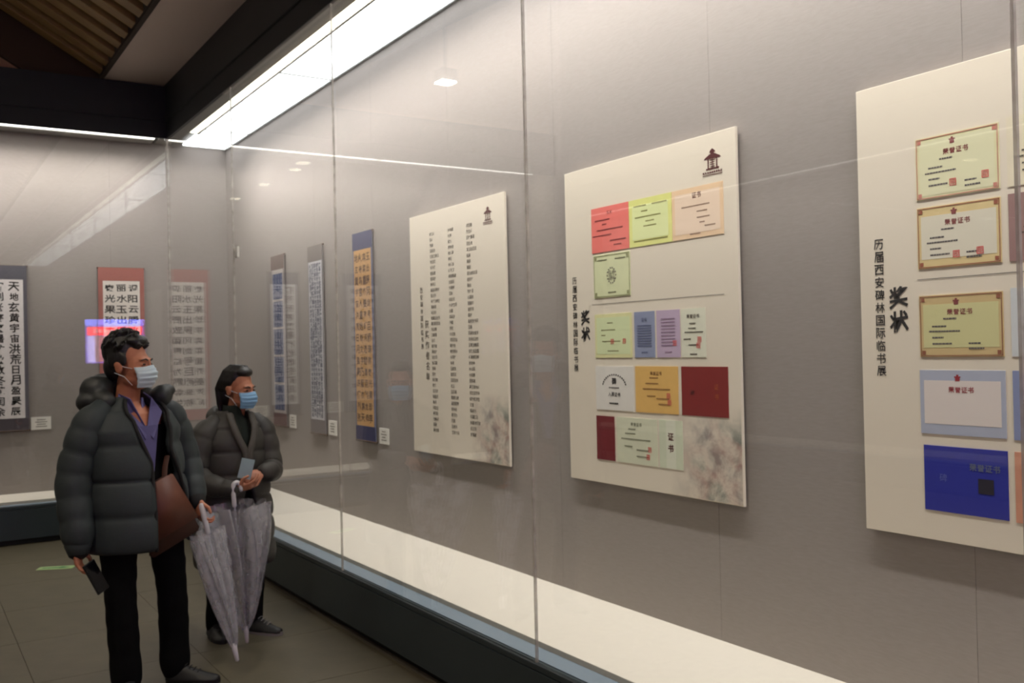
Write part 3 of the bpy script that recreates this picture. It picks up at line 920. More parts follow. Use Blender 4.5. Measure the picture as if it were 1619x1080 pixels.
def hand(bm, wrist, along, n, thumb, curl=.35, s=1.0, forearm=None):
    """along: to the knuckles, n: palm normal (fingers close towards it), thumb: +1/-1 side"""
    a = Vector(along).normalized(); n = Vector(n); n = (n-a*n.dot(a)).normalized()
    sd = a.cross(n).normalized()*thumb
    w_ = Vector(wrist)
    B = Matrix((sd, a, n)).transposed()
    ell(bm, w_+a*.045*s, (.040*s, .052*s, .016*s), B, 16)
    ell(bm, w_+a*.07*s, (.040*s, .026*s, .0135*s), B, 16)
    ell(bm, w_+a*.03*s+sd*.022*s+n*.008*s, (.018*s, .032*s, .015*s), B, 12)
    for i, (off, L3) in enumerate(((.030, (.040, .024, .020)), (.010, (.044, .028, .021)), (-.010, (.041, .026, .020)), (-.029, (.032, .020, .018)))):
        finger_chain(bm, w_+a*(.082-.004*abs(i-1))*s+sd*off*s, a+sd*.12*(1.2-i)*.5, n, L3, .0085-(.001 if i == 3 else 0), (curl*.8, curl*1.2, curl), s)
    tb = w_+a*.025*s+sd*.034*s+n*.006*s
    td = (a*.72+sd*.55+n*.35).normalized()
    pts = [tb-td*.012*s, tb+td*.022*s, tb+td*.046*s+n*.006*s, tb+td*.050*s+a*.022*s+n*.010*s]
    tube(bm, pts, [.012*s, .0115*s, .0098*s, .0085*s], 8)
    if forearm is not None:
        tube(bm, [Vector(forearm), w_+a*.01*s], [.034*s, .026*s], 12)

def rot2(p, psi):
    """torso frame (front = -Y) to figure frame"""
    c, s_ = math.cos(psi), math.sin(psi)
    return Vector((p[0]*c-p[1]*s_, p[0]*s_+p[1]*c, p[2]))

def garment_shell(psi, cx, keys, t0f, t1f, zs, baffle, puff, nseg=44, thick=.02, cy=0):
    """wrap-around shell open between t0f(z) and t1f(z) (angles about the front); keys: z -> (a, b, dx)"""
    bm = bmesh.new(); grid = []
    for z in zs:
        a = lerp_list([(k[0], k[1]) for k in keys], z); b = lerp_list([(k[0], k[2]) for k in keys], z)
        dy = lerp_list([(k[0], k[3]) for k in keys], z)
        if baffle:
            ph = ((z-zs[0]) % baffle)/baffle
            q = 1+puff*(abs(math.sin(PI*ph))**.45-.6)
        else: q = 1
        tr = t0f(z); tl = t1f(z)      # left edge angle (positive), right edge angle (negative)
        row = []
        for i in range(nseg+1):
            t = tl+(2*PI+tr-tl)*i/nseg
            e = 1+.012*noise.noise(Vector((math.cos(t)*3, math.sin(t)*3, z*7)))
            row.append(bm.verts.new(rot2((a*q*e*math.sin(t), -b*q*e*math.cos(t)+dy, z), psi)+Vector((cx, cy, 0))))
        grid.append(row)
    for r0, r1 in zip(grid, grid[1:]):
        for i in range(nseg): bm.faces.new([r0[i], r0[i+1], r1[i+1], r1[i]])
    bmesh.ops.recalc_face_normals(bm, faces=bm.faces)
    return bm

def solid(o, th, offset=-1):
    md = o.modifiers.new('th', 'SOLIDIFY'); md.thickness = th; md.offset = offset
    return o

def sleeve(pts, radii, baffle, puff, n=60, seg=22):
    P = spline(pts, n); bm = bmesh.new()
    L_ = 0; R2 = []
    for i, p in enumerate(P):
        if i: L_ += (P[i]-P[i-1]).length
        k = i/(n-1)
        r = lerp_list([(j/(len(radii)-1), v) for j, v in enumerate(radii)], k)
        ph = (L_ % baffle)/baffle
        R2.append(r*(1+puff*(abs(math.sin(PI*ph))**.45-.6)))
    tube(bm, P, R2, seg)
    for v in bm.verts:
        v.co += v.co.normalized()*.006*noise.noise(v.co*14)
    return bm

def shoe(parent, x, y, ang, m_, msole, L_=.27, name='shoe'):
    bm = bmesh.new(); rings = []
    N_ = 14
    for i in range(N_+1):
        t = i/N_
        wdt = .032+.016*math.sin(PI*min(1, t*1.15))+(.006 if t > .6 else 0)
        if t > .88: wdt *= math.sqrt(max(.05, 1-((t-.88)/.125)**2))
        if t < .06: wdt *= .75
        h = .095 if t < .3 else .095-(t-.3)/.45*.045 if t < .75 else .05-(t-.75)*.06
        yy = L_*(.28-t)
        rings.append([bm.verts.new((wdt*math.cos(a)*(1 if math.sin(a) < .2 else .82), yy, .02+max(0, math.sin(a))*(h-.02)+min(0, math.sin(a))*.012)) for a in [2*PI*k/14 for k in range(14)]])
    for a, b in zip(rings, rings[1:]):
        for k in range(14): bm.faces.new([a[k], a[(k+1) % 14], b[(k+1) % 14], b[k]])
    bm.faces.new(rings[0][::-1]); bm.faces.new(rings[-1])
    bmesh.ops.recalc_face_normals(bm, faces=bm.faces)
    o = obj(name, bm, m_, parent, loc=(x, y, 0), rot=(0, 0, ang)); subsurf(o, 1)
    bm = bmesh.new(); out = []
    for i in range(24):
        a = 2*PI*i/24
        out.append((.047*math.cos(a)*(1-.12*(math.sin(a) > 0)), -L_*.22+L_*.505*math.sin(a)))
    poly(bm, out, 0, .022); bmesh.ops.recalc_face_normals(bm, faces=bm.faces)
    obj('sole', bm, msole, o)
    bm = bmesh.new()
    for k in range(4): tube(bm, [(-.022, -.03-.02*k, .088-.010*k), (0, -.033-.02*k, .094-.010*k), (.022, -.03-.02*k, .088-.010*k)], .0025, 6)
    obj('laces', bm, msole if msole != m_ else m_, o)
    return o

def mask_mesh(Hm, s, pleats=4):
    bm = bmesh.new(); g = []
    for j in range(37):
        t = j/36
        row = []
        for i in range(21):
            q = -1+2*i/20
            zz = (-.006-.098*t)*s
            rr = (.071+.006*math.sin(PI*t))*s
            fwd = (.058+.014*math.sin(PI*min(1, t*1.25)))*s*(1-.35*max(0, t-.75)*4*.5)
            th = q*1.18*(1-.18*t)
            x = rr*math.sin(th)*1.02
            y = -.012*s-(rr*.45+fwd)*math.cos(th)-.012*s
            pl = .0075*(1-abs(2*((t*4.2) % 1)**.6-1))*(1-.5*abs(q)) if .12 < t < .88 else 0
            nose = -.006*s*math.exp(-(q*4)**2)*(1-t)
            zz += .010*s*math.exp(-(q*2.6)**2)*(1-t)
            row.append(bm.verts.new(Hm @ Vector((x, y-pl+nose, zz))))
        g.append(row)
    for a, b in zip(g, g[1:]):
        for i in range(20): bm.faces.new([a[i], a[i+1], b[i+1], b[i]])
    bmesh.ops.recalc_face_normals(bm, faces=bm.faces)
    return bm

def ear_loops(Hm, s, k):
    bm = bmesh.new()
    if True:
        for zt in (-.012, -.09):
            P = [Vector((k*.062*s, -.045*s, zt*s)), Vector((k*.076*s, -.015*s, (zt*.6+.004)*s)), Vector((k*.085*s, .03*s, (.012 if zt > -.05 else -.03)*s))]
            tube(bm, [Hm @ p for p in P], .0015, 6)
    return bm

def person(root, P):
    """body as one continuous surface, then clothes and hair as its children"""
    bm = bmesh.new()
    psi = P['psi']; s = P['hs']
    Hm = Matrix.Translation(P['head']) @ Matrix.Rotation(P['head_yaw'], 4, 'Z') @ Matrix.Rotation(P.get('pitch', 0), 4, 'X')
    head_shapes(bm, Hm, s)
    nb = Vector(P['neck']); hc = Vector(P['head'])
    tube(bm, [nb-Vector((0, 0, .05)), nb, hc+Vector((0, .012, -.03))], [.062*s, .056*s, .054*s], 16)
    sh, hp = P['sh'], P['hip']
    up = (Vector(sh[0])+Vector(sh[1]))/2; lo = (Vector(hp[0])+Vector(hp[1]))/2
    flat = rot2((1, 0, 0), psi)
    k = P['bulk']
    tube(bm, [lo-Vector((0, 0, .05)), lo+Vector((0, 0, .05)), lo.lerp(up, .4), lo.lerp(up, .75), up-Vector((0, 0, .02)), nb],
         [(.15*k, .11*k), (.155*k, .11*k), (.13*k, .10*k), (.155*k, .11*k), (.13*k, .085*k), (.05*k, .05*k)], 20, flat=flat)
    for i in (0, 1):
        S_, E_, W_ = [Vector(v) for v in P['arm'][i]]
        tube(bm, [up.lerp(S_, .4)-Vector((0, 0, .02)), S_-Vector((0, 0, .02)), S_.lerp(E_, .5), E_, E_.lerp(W_, .35), W_], [.045*k, .042*k, .040*k, .036*k, .034*k, .025*k], 12)
        Hh = P['hands'][i]
        hand(bm, W_, Hh['along'], Hh['n'], Hh['thumb'], Hh.get('curl', .4), Hh.get('s', 1.0))
        h_, kn, an, to = [Vector(v) for v in P['leg'][i]]
        tube(bm, [h_, h_.lerp(kn, .4), kn, kn.lerp(an, .35), an], [.085*k, .075*k, .052*k, .05*k, .034*k], 14)
        tube(bm, [an, an+(to-an)*.4-Vector((0, 0, .02)), to], [.032*k, .026*k, .014*k], 10)
    me = remesh(bm, .0045, 3, .5)
    body = obj('body', me, P['skin'], root)
    bm = bmesh.new()
    for q in (-1, 1):
        ell(bm, Hm @ Vector((q*.030*s, -.0905*s, .007*s)), (.012*s, .006*s, .0042*s), Hm.to_3x3(), 12)
    smooth_me(obj('eyes', bm, EYE, root))
    bm = bmesh.new()
    for q in (-1, 1):
        tube(bm, [Hm @ Vector((q*.014*s, -.101*s, .026*s)), Hm @ Vector((q*.03*s, -.100*s, .033*s)), Hm @ Vector((q*.05*s, -.088*s, .027*s))], [.003*s, .0035*s, .002*s], 6)
    obj('eyebrows', bm, HAIR, root)
    mk = obj('face_mask', mask_mesh(Hm, s), P['mask'], root); solid(mk, .0015); smooth_me(mk)
    for k2 in (-1, 1): obj('ear_loop', ear_loops(Hm, s, k2), mat('white_elastic', (214, 216, 220), .7), mk)
    return Hm

def trousers(root, P, m_, r0=.1, r1=.072, r2=.078, zhem=.05):
    bm = bmesh.new(); k = P['bulk']
    hp = P['hip']; lo = (Vector(hp[0])+Vector(hp[1]))/2
    tube(bm, [lo+Vector((0, 0, .14)), lo+Vector((0, 0, .02)), lo-Vector((0, 0, .06))], [(.165*k, .13*k), (.175*k, .135*k), (.16*k, .12*k)], 20, flat=rot2((1, 0, 0), P['psi']))
    for i in (0, 1):
        h_, kn, an, to = [Vector(v) for v in P['leg'][i]]
        low = Vector((an.x, an.y, zhem))
        pts = spline([h_, kn, low], 26)
        rr = []
        for j in range(26):
            t = j/25
            r = lerp_list([(0, r0), (.5, r1), (1, r2)], t)
            r *= 1+.03*math.sin(j*2.1+i)*(1 if t > .3 else .3)+(.05*math.sin(j*1.7) if t > .8 else 0)
            rr.append(r)
        tube(bm, pts, rr, 16)
    return obj('trousers', remesh(bm, .009, 4), m_, root)

# ---- the man
def view_root(x, y): return math.atan2(x, y)
MX, MY = .952, 4.897
man = thing('person', 'man in dark grey puffer jacket and black trousers looking right, phone in lowered hand', 'person', (MX, MY, 0), -view_root(MX, MY))
PM = dict(psi=math.radians(35), hs=1.0, head=Vector((-.015, -.005, 1.555)), head_yaw=math.radians(60), neck=(-.03, .03, 1.38), bulk=1.0,
          skin=SKIN_M, mask=mat('pale_blue_mask', (196, 214, 224), .7),
          sh=((-.185, -.105, 1.33), (.165, .125, 1.33)), hip=((-.075, -.06, .88), (.10, .07, .88)),
          arm=(((-.185, -.105, 1.33), (-.275, -.13, 1.04), (-.255, -.19, .745)),
               ((.165, .125, 1.33), (.255, .16, 1.08), (.285, .05, .88))),
          hands=(dict(along=(.10, -.12, -1), n=(.8, -.2, 0), thumb=-1, curl=.55, s=1.04), dict(along=(.06, -.28, -.75), n=(.8, .3, .1), thumb=1, curl=.75, s=1.0)),
          leg=(((-.085, -.05, .87), (-.075, -.10, .48), (-.055, -.08, .08), (-.045, -.19, .035)),
               ((.11, .06, .87), (.155, .02, .48), (.165, .03, .08), (.26, -.02, .035))))
Hm = person(man, PM)
M_black = mat('black_cloth', (11, 11, 12), .9, spec=.15)
M_puff = mat('charcoal_nylon', (52, 59, 60), .58, noise_amt=.04, scale=8, bump=.35, bscale=30, spec=.3)
M_puff_in = mat('black_lining', (15, 15, 16), .75)
trousers(man, PM, M_black, .098, .072, .072, .07)
shoe(man, -.05, -.10, math.radians(8), mat('black_shoe', (16, 16, 17), .5), mat('shoe_sole_black', (24, 24, 25), .6))
shoe(man, .19, .0, math.radians(66), MATS['black_shoe'], MATS['shoe_sole_black'])
# sweater and shirt under the open jacket
cxm = .0
bm = garment_shell(PM['psi'], cxm-.005, [(.70, .165, .125, .01), (1.0, .160, .120, .01), (1.25, .17, .118, .01), (1.34, .12, .09, .02), (1.39, .075, .075, .025)], lambda z: -.001, lambda z: 0,
                   [.70+.03*i for i in range(20)], 0, 0)
sw = obj('sweater', bm, M_black, man); solid(sw, .006); smooth_me(sw)
M_shirt = mat('lilac_shirt', (96, 92, 138), .8)
psi = PM['psi']
bm = garment_shell(psi, -.018, [(1.0, .15, .112, .01), (1.2, .158, .112, .012), (1.31, .125, .098, .02), (1.37, .080, .078, .025), (1.41, .070, .070, .022)], lambda z: -lerp_list([(1.2, .0), (1.3, .10), (1.41, .55)], z), lambda z: lerp_list([(1.2, .0), (1.3, .10), (1.41, .55)], z), [1.0+.02*i for i in range(21)], 0, 0)
ss = obj('shirt', bm, M_shirt, man); solid(ss, .004); smooth_me(ss)
bm = bmesh.new()
C0 = Vector((-.018, .02, 0))
for k in (-1, 1):   # the two collar wings and the placket between
    a = [(0.0, -.128, 1.25), (k*.058, -.085, 1.40), (k*.068, -.01, 1.425), (k*.09, -.03, 1.385), (k*.085, -.128, 1.33), (k*.022, -.146, 1.205)]
    vv = [bm.verts.new(rot2(p, psi)+C0) for p in a]
    bm.faces.new(vv)
a = [(.055, -.135, 1.27), (.022, -.146, 1.05), (-.022, -.146, 1.05), (-.055, -.135, 1.27)]
bm.faces.new([bm.verts.new(rot2((p[0], p[1], p[2]), psi)+C0) for p in a])
bmesh.ops.triangulate(bm, faces=bm.faces)
sh = obj('shirt_collar', bm, M_shirt, man); solid(sh, .006, 0)
# jacket body
BF = .165
jk = garment_shell(psi, .0, [(.69, .255, .235, .0), (.85, .25, .23, .0), (1.1, .238, .195, .008), (1.25, .235, .165, .012), (1.33, .195, .135, .015), (1.385, .125, .105, .02), (1.41, .10, .10, .02)],
                   lambda z: lerp_list([(.69, -.20), (1.1, -.18), (1.3, -.46), (1.41, -.95)], z),
                   lambda z: lerp_list([(.69, 1.0), (.9, .78), (1.15, .36), (1.3, .50), (1.41, .95)], z),
                   [.69+.01*i for i in range(73)], BF, .085, nseg=60)
jo = obj('puffer_jacket', jk, M_puff, man); solid(jo, .028); smooth_me(jo)
for i, (pts, rad) in enumerate(((((-.15, -.085, 1.345), (-.205, -.11, 1.26), (-.262, -.13, 1.04), (-.25, -.18, .82), (-.248, -.19, .745)), (.062, .078, .079, .072, .06)),
                                (((.13, .11, 1.345), (.175, .14, 1.27), (.240, .165, 1.08), (.268, .10, .94), (.280, .058, .885)), (.065, .08, .07, .062, .05)))):
    bm = sleeve(pts, rad, .105, .13)
    smooth_me(obj('sleeve', bm, M_puff, man))
    e = Vector(pts[-1]); d = (e-Vector(pts[-2])).normalized()
    bm = bmesh.new(); tube(bm, [e-d*.035, e+d*.012], [rad[-1]*1.02, rad[-1]*.9], 18)
    smooth_me(obj('cuff', bm, M_puff_in, man))
bm = bmesh.new()   # zip edges
for f, k in ((lambda z: lerp_list([(.69, -.20), (1.1, -.18), (1.3, -.46), (1.41, -.95)], z), -1), (lambda z: lerp_list([(.69, 1.0), (.9, .78), (1.15, .36), (1.3, .50), (1.41, .95)], z), 1)):
    P_ = []
    for i in range(36):
        z = .695+.02*i
        if z > 1.40: break
        a = lerp_list([(.69, .255), (.85, .25), (1.1, .238), (1.25, .235), (1.33, .195), (1.385, .125), (1.41, .10)], z); b = lerp_list([(.69, .235), (.85, .23), (1.1, .195), (1.25, .165), (1.33, .135), (1.385, .105), (1.41, .10)], z)
        t = f(z); P_.append(rot2((a*math.sin(t)*.985, -b*math.cos(t)*.985+.005, z), psi))
    tube(bm, P_, .009, 8)
smooth_me(obj('zip_edge', bm, M_puff_in, man))
# hood lying on the shoulders, high collar
bm = bmesh.new()
arc = []
rad = []
for i in range(17):
    t = math.radians(-108+216*i/16)     # around the back of the neck
    q = abs(i-8)/8
    arc.append(rot2((.130*math.sin(t)*(1-.05*q), .035+.125*math.cos(t), 1.425-.035*q**2), psi)+Vector((-.02, .0, 0)))
    rad.append((.062-.022*q, .072-.028*q))
tube(bm, arc, rad, 16)
ell(bm, rot2((-.05, .15, 1.44), psi), (.11, .075, .085), Matrix.Rotation(psi, 3, 'Z'))
ell(bm, Vector((-.165, .02, 1.445)), (.078, .075, .072))
ell(bm, Vector((-.19, .0, 1.39)), (.07, .07, .05))
ell(bm, Vector((.125, .03, 1.405)), (.055, .05, .052))
ell(bm, Vector((.15, .05, 1.43)), (.045, .04, .03))
for v in bm.verts: v.co += Vector((1, 1, 1))*.008*noise.noise(v.co*16)
obj('hood', remesh(bm, .008, 5), mat('dark_nylon', (38, 41, 41), .5), man)
# hair
def hair(Hm, s, shapes, tufts, mname='hair', vox=.005):
    bm = bmesh.new()
    for c, r in shapes: ell(bm, Hm @ Vector([v*s for v in c]), [v*s for v in r], Hm.to_3x3())
    for P_, r in tufts: tube(bm, [Hm @ (Vector(p)*s) for p in P_], [q*s for q in r], 8)
    return remesh(bm, vox, 2, .5)
rr = random.Random(11)
tuf = []
for i in range(110):
    a = rr.uniform(-PI, PI); e = rr.uniform(.15, 1.5)
    c = Vector((math.sin(a)*math.cos(e)*.084, .03-math.cos(a)*math.cos(e)*.098, .066+math.sin(e)*.092))
    if c.y < -.045 and c.z < .085: continue
    if c.y < .0 and c.z < .045: continue
    d = (c-Vector((0, .04, .04))).normalized()
    d2 = (d*.5+Vector((0, -.6, .25))).normalized()
    tuf.append(((c-d*.01, c+d*.008, c+d*.012+d2*.022), (.011, .009, .003)))
me = hair(Hm, PM['hs'], [((0, .038, .072), (.084, .098, .088)), ((0, -.03, .118), (.062, .058, .034)), ((0, .075, .0), (.072, .05, .07)), ((-.073, .028, .035), (.016, .045, .05)), ((.073, .028, .035), (.016, .045, .05)),
                         ((-.076, -.012, .03), (.010, .016, .03)), ((.076, -.012, .03), (.010, .016, .03))], tuf)
obj('hair', me, HAIR, man)

# phone in his lowered right hand
ph = thing('phone', "black phone in the man's lowered hand", 'phone')
ph.matrix_world = man.matrix_basis @ Matrix.Translation((-.175, -.235, .605)) @ Matrix.Rotation(math.radians(-25), 4, 'Y') @ Matrix.Rotation(math.radians(50), 4, 'Z')
obj('casing', bx(-.037, .037, -.005, .005, -.075, .075, bevel=.004), mat('phone_black', (9, 9, 10), .4), ph)
obj('screen', bx(-.034, .034, -.0058, -.005, -.07, .07), mat('phone_glass', (10, 10, 14), .08), ph)
# leather bag
bg = thing('shoulder_bag', 'reddish brown leather bag showing through the open jacket of the man', 'bag')
bg.matrix_world = man.matrix_basis @ Matrix.Translation((.125, -.115, .855)) @ Matrix.Rotation(math.radians(34), 4, 'Z') @ Matrix.Rotation(math.radians(-19), 4, 'Y')
M_lea = mat('brown_leather', (98, 54, 38), .5, noise_amt=.12, scale=12, bump=.2, bscale=90)
M_lead = mat('dark_leather', (74, 44, 32), .6, noise_amt=.1, scale=12)
def quadprism(pts, y0, y1, bev=.012):
    bm = bmesh.new()
    a = [bm.verts.new((x, y0, z)) for x, z in pts]; b = [bm.verts.new((x, y1, z)) for x, z in pts]
    n = len(pts)
    for i in range(n): bm.faces.new([a[i], a[(i+1) % n], b[(i+1) % n], b[i]])
    bm.faces.new(a[::-1]); bm.faces.new(b)
    bmesh.ops.recalc_face_normals(bm, faces=bm.faces)
    bmesh.ops.bevel(bm, geom=list(bm.edges), offset=bev, segments=2, affect='EDGES')
    return bm
smooth_me(obj('bag_body', quadprism([(-.14, -.17), (.15, -.17), (.085, .16), (-.04, .16)], -.022, .024), M_lead, bg))
smooth_me(obj('flap', quadprism([(-.135, -.10), (.15, -.10), (.088, .165), (-.042, .165)], -.032, -.018, .005), M_lea, bg))
bm = bmesh.new(); tube(bm, spline([(.055, 0, .15), (.085, .015, .19), (.125, .028, .235)], 10), [(.014, .003)]*10, 8)
obj('strap', bm, M_lead, bg)

# ---- the woman
WX, WY = 1.63, 5.51
wom = thing('person', 'woman with tied black hair in a long olive black puffer coat, hands clasped', 'person', (WX, WY, 0), -view_root(WX, WY))
PW_ = dict(psi=math.radians(28), hs=.92, head=Vector((.015, -.02, 1.395)), head_yaw=math.radians(48), pitch=math.radians(6), neck=(-.01, .02, 1.24), bulk=.88,
           skin=SKIN, mask=mat('sky_blue_mask', (132, 178, 216), .7),
           sh=((-.155, -.07, 1.2), (.125, .08, 1.2)), hip=((-.07, -.04, .80), (.08, .05, .80)),
           arm=(((-.155, -.07, 1.2), (-.22, -.13, .93), (-.01, -.275, .865)),
                ((.125, .08, 1.2), (.18, .02, .93), (.130, -.17, .935))),
           hands=(dict(along=(.9, -.1, .15), n=(0, .5, .8), thumb=1, curl=.5, s=.93), dict(along=(-.85, -.4, -.15), n=(-.1, .5, -.8), thumb=1, curl=.5, s=.93)),
           leg=(((-.075, -.04, .8), (-.115, -.05, .44), (-.145, -.02, .07), (-.138, -.10, .035)),
                ((.075, .05, .8), (.085, .0, .44), (.07, .0, .07), (.11, -.07, .035))))
HmW = person(wom, PW_)
M_coat = mat('olive_black_nylon', (54, 52, 48), .6, noise_amt=.06, scale=8, bump=.25, bscale=26)
trousers(wom, PW_, M_black, .085, .062, .050, .06)
shoe(wom, -.145, -.03, math.radians(18), mat('black_trainer', (20, 20, 22), .5), mat('black_rubber', (30, 30, 32), .6), .24)
shoe(wom, .085, -.02, math.radians(52), MATS['black_trainer'], mat('pale_rubber', (150, 148, 144), .6), .245)
psw = PW_['psi']
bm = garment_shell(psw, -.018, [(.5, .15, .125, .01), (.9, .145, .122, .01), (1.12, .145, .118, .01), (1.2, .11, .095, .015), (1.25, .06, .062, .01), (1.31, .056, .058, 0)], lambda z: -.001, lambda z: 0,
                   [.5+.03*i for i in range(28)], 0, 0)
sw = obj('sweater', bm, mat('dark_green_knit', (24, 34, 28), .9, bump=.4, bscale=120), wom); solid(sw, .005); smooth_me(sw)
fr = lambda z: lerp_list([(.40, -.42), (.7, -.2), (.90, -.02), (1.05, -.06), (1.2, -.42), (1.28, -.8)], z)
fl_ = lambda z: lerp_list([(.40, .50), (.7, .30), (.90, .03), (1.05, .08), (1.2, .46), (1.28, .85)], z)
jk = garment_shell(psw, -.015, [(.40, .235, .19, .02), (.7, .225, .175, .015), (.9, .200, .155, .01), (1.1, .192, .14, .01), (1.19, .165, .12, .012), (1.24, .11, .095, .015), (1.28, .088, .088, .012)],
                   fr, fl_, [.40+.01*i for i in range(89)], .13, .07, nseg=56)
jo = obj('puffer_coat', jk, M_coat, wom); solid(jo, .024); smooth_me(jo)
for pts, rad in ((((-.13, -.06, 1.205), (-.185, -.09, 1.13), (-.220, -.135, .95), (-.14, -.22, .885), (-.032, -.275, .865)), (.058, .072, .066, .058, .046)),
                 (((.11, .075, 1.205), (.150, .07, 1.13), (.185, .02, .95), (.180, -.10, .93), (.145, -.15, .935)), (.058, .072, .066, .058, .046))):
    smooth_me(obj('sleeve', sleeve(pts, rad, .10, .12), M_coat, wom))
    e = Vector(pts[-1]); d = (e-Vector(pts[-2])).normalized()
    bm = bmesh.new(); tube(bm, [e-d*.03, e+d*.01], [rad[-1]*.98, rad[-1]*.82], 16)
    smooth_me(obj('cuff', bm, M_puff_in, wom))
bm = bmesh.new(); arc = []; rad = []
for i in range(17):
    t = math.radians(-122+244*i/16); q = abs(i-8)/8
    arc.append(rot2((.105*math.sin(t)*(1-.35*max(0, q-.6)), .02+.105*math.cos(t), 1.262-.07*q**2.2), psw)+Vector((-.018, 0, 0)))
    rad.append((.046-.014*q, .054-.020*q))
tube(bm, arc, rad, 14)
ell(bm, rot2((0, .13, 1.24), psw), (.10, .06, .07), Matrix.Rotation(psw, 3, 'Z'))
for v in bm.verts: v.co += Vector((1, 1, 1))*.007*noise.noise(v.co*17)
obj('hood', remesh(bm, .007, 5), M_coat, wom)
bm = bmesh.new()
for k, f in ((-1, fr), (1, fl_)):    # lapels folding down to the closing
    P_ = []
    for i in range(12):
        z = .93+.03*i
        a = lerp_list([(.9, .200), (1.1, .192), (1.19, .165), (1.24, .11), (1.28, .088)], z); b = lerp_list([(.9, .155), (1.1, .14), (1.19, .12), (1.24, .095), (1.28, .088)], z)
        t = f(z); P_.append(rot2((a*math.sin(t), -b*math.cos(t)-.002, z), psw)+Vector((-.015, 0, 0)))
    tube(bm, P_, [(.022, .013)]*len(P_), 10, flat=rot2((1, 0, 0), psw))
smooth_me(obj('lapels', bm, mat('coat_edge', (70, 66, 60), .6), wom))
tuf = []
for i in range(30):
    x = rr.uniform(-.07, .07)
    tuf.append((((x, .085, .08), (x*1.0, .115, .0), (x*.8, .105, -.10), (x*.7, .085, -.17)), (.014, .018, .016, .006)))
for k in (-1, 1):
    for j in range(7):
        y = -.05+.015*j
        tuf.append((((k*.02, y+.02, .150), (k*.060, y+.035, .115), (k*.077, y+.055, .05), (k*.068, y+.085, -.0)), (.010, .012, .011, .009)))
me = hair(HmW, PW_['hs'], [((0, .036, .07), (.083, .098, .088)), ((0, .09, -.02), (.066, .045, .09)), ((0, -.025, .115), (.060, .058, .034))], tuf)
obj('hair', me, HAIR, wom)

# pale blue leaflet in her hands
lf = thing('leaflet', "small pale blue folded leaflet standing up from the woman's clasped hands", 'leaflet')
lf.matrix_world = wom.matrix_basis @ Matrix.Translation((.045, -.262, .975)) @ Matrix.Rotation(.25, 4, 'Y') @ Matrix.Rotation(.2, 4, 'Z')
bm = bx(-.036, .036, -.003, 0, -.06, .05); box(bm, -.034, .036, .002, .004, -.06, .046)
obj('folded_sheet', bm, mat('pale_blue_paper', (150, 172, 180), .6), lf)

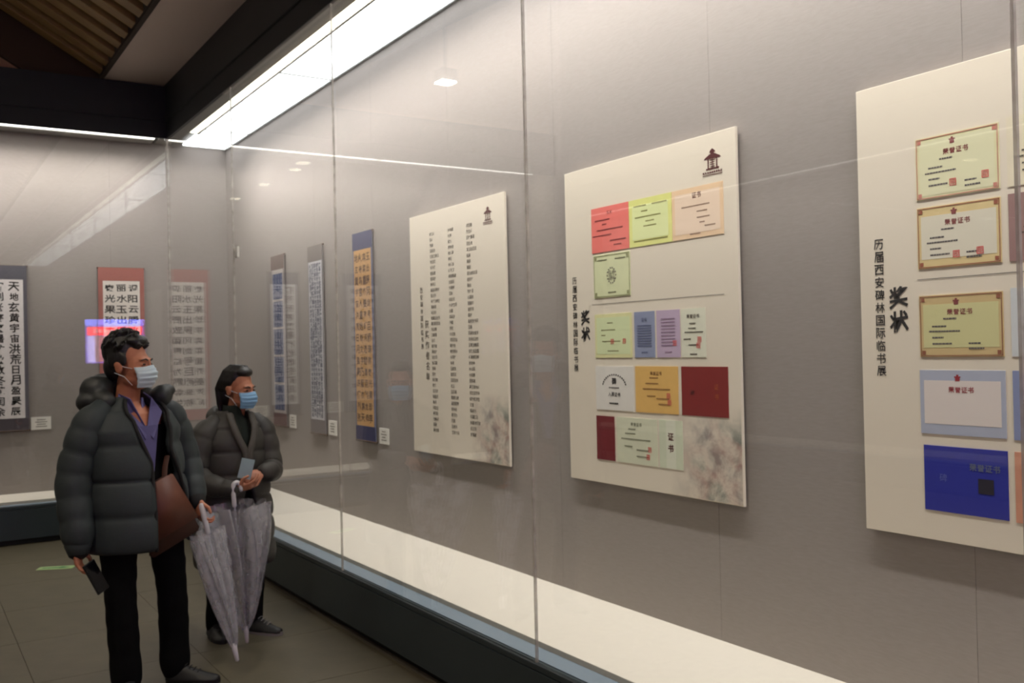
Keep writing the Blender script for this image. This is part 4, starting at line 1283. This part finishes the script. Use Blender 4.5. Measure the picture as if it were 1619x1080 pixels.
# ------------------------------------------------------------------ umbrellas
M_film = plastic_film('clear_vinyl', (206, 207, 212), .36)
M_white = mat('white_handle', (206, 204, 208), .35)
M_rib = mat('pale_rib', (170, 172, 182), .35, metal=.4)
def umbrella(label, top, tip, open_r, handle_len, spin=0, hook=False, fan=None):
    top, tip = Vector(top), Vector(tip)
    ax = (tip-top); Lu = ax.length; ax.normalize()
    zq = -ax; xq = Vector((1, 0, 0)); xq = (xq-zq*xq.dot(zq)).normalized(); yq = zq.cross(xq)
    Mx = Matrix((xq, yq, zq)).transposed().to_4x4(); Mx.translation = tip
    t = thing('umbrella', label, 'umbrella', matrix=Mx)
    # local: tip at the origin, handle end at z = Lu
    zc = Lu-handle_len     # hem of the folded canopy
    bm = bmesh.new(); tube(bm, [(0, 0, .05), (0, 0, Lu-.02)], .005, 8); smooth_me(obj('shaft', bm, M_rib, t))
    bm = bmesh.new(); tube(bm, [(0, 0, 0), (0, 0, .07)], [.010, .015], 12); smooth_me(obj('ferrule', bm, M_white, t))
    if hook:
        pts = [(0, 0, zc+.03), (0, 0, Lu-.045), (.006, 0, Lu-.012), (.024, 0, Lu-.004), (.04, 0, Lu-.02), (.042, 0, Lu-.045)]
        bm = bmesh.new(); tube(bm, spline(pts, 22), .0125, 12)
    else:
        bm = bmesh.new(); tube(bm, [(0, 0, zc+.02), (0, 0, Lu-.01)], [.013, .0145], 14)
    smooth_me(obj('handle', bm, M_white, t))
    # pleated canopy
    NF, NZ = 8, 22
    rn = random.Random(spin*7+3)
    ph_ = [rn.uniform(-.18, .18) for _ in range(NF)]
    ext = [rn.uniform(.75, 1.15) for _ in range(NF)]
    bm = bmesh.new(); rows = []
    nA = NF*10
    for j in range(NZ+1):
        q = j/NZ
        z = .06+(zc-.06)*q
        R1 = .014+open_r*(q**.72)*(1-.10*max(0, q-.8)*5)
        row = []
        for i in range(nA):
            a = 2*PI*i/nA; k = int(i/10) % NF; fr_ = (i % 10)/10
            e = ext[k]+(ext[(k+1) % NF]-ext[k])*fr_
            pl = abs(math.sin(NF*a/2+spin))
            r = R1*(.42+.62*pl*e)
            tw = .35*math.sin(q*2.2+spin)+.25*q*math.sin(NF*a)
            zz = z+(.035*pl*q**4)+.012*noise.noise(Vector((a*2, q*5, spin)))
            r += .010*q*noise.noise(Vector((math.cos(a)*4, math.sin(a)*4, q*9+spin)))
            row.append(bm.verts.new((r*math.cos(a+tw), r*math.sin(a+tw)*.72, zz)))
        rows.append(row)
    for a, b in zip(rows, rows[1:]):
        for i in range(nA): bm.faces.new([a[i], a[(i+1) % nA], b[(i+1) % nA], b[i]])
    cn = obj('canopy', bm, M_film, t); smooth_me(cn)
    for k in range(NF):
        a = 2*PI*(k+.5)/NF-spin*2/NF
        bm = bmesh.new(); P_ = []
        for j in range(8):
            q = j/7*.98; R1 = (.014+open_r*q**.72)*.98*ext[k]
            tw = .35*math.sin(q*2.2+spin)
            P_.append((R1*math.cos(a+tw), R1*math.sin(a+tw)*.72, .07+(zc-.06)*q))
        tube(bm, P_, .0018, 5, cap=False); obj('rib', bm, M_rib, t)
    bm = bmesh.new(); q = .55; r = (.014+open_r*q**.72)*1.0
    P_ = [(r*math.cos(a), r*math.sin(a)*.75, .06+(zc-.06)*q) for a in [2*PI*i/20 for i in range(21)]]
    return t

mw = wom.matrix_basis
umbrella("loosely folded clear umbrella hanging by its white handle from the woman's hands", mw @ Vector((-.03, -.31, .905)), mw @ Vector((.03, -.30, .035)), .20, .155, 1, hook=True)
mm = man.matrix_basis
umbrella("folded clear umbrella slanting down from the man's other hand, white ferrule near the floor", mm @ Vector((.30, -.0, .865)), mm @ Vector((.450, -.07, .095)), .09, .17, 2)
bpy.context.view_layer.update()
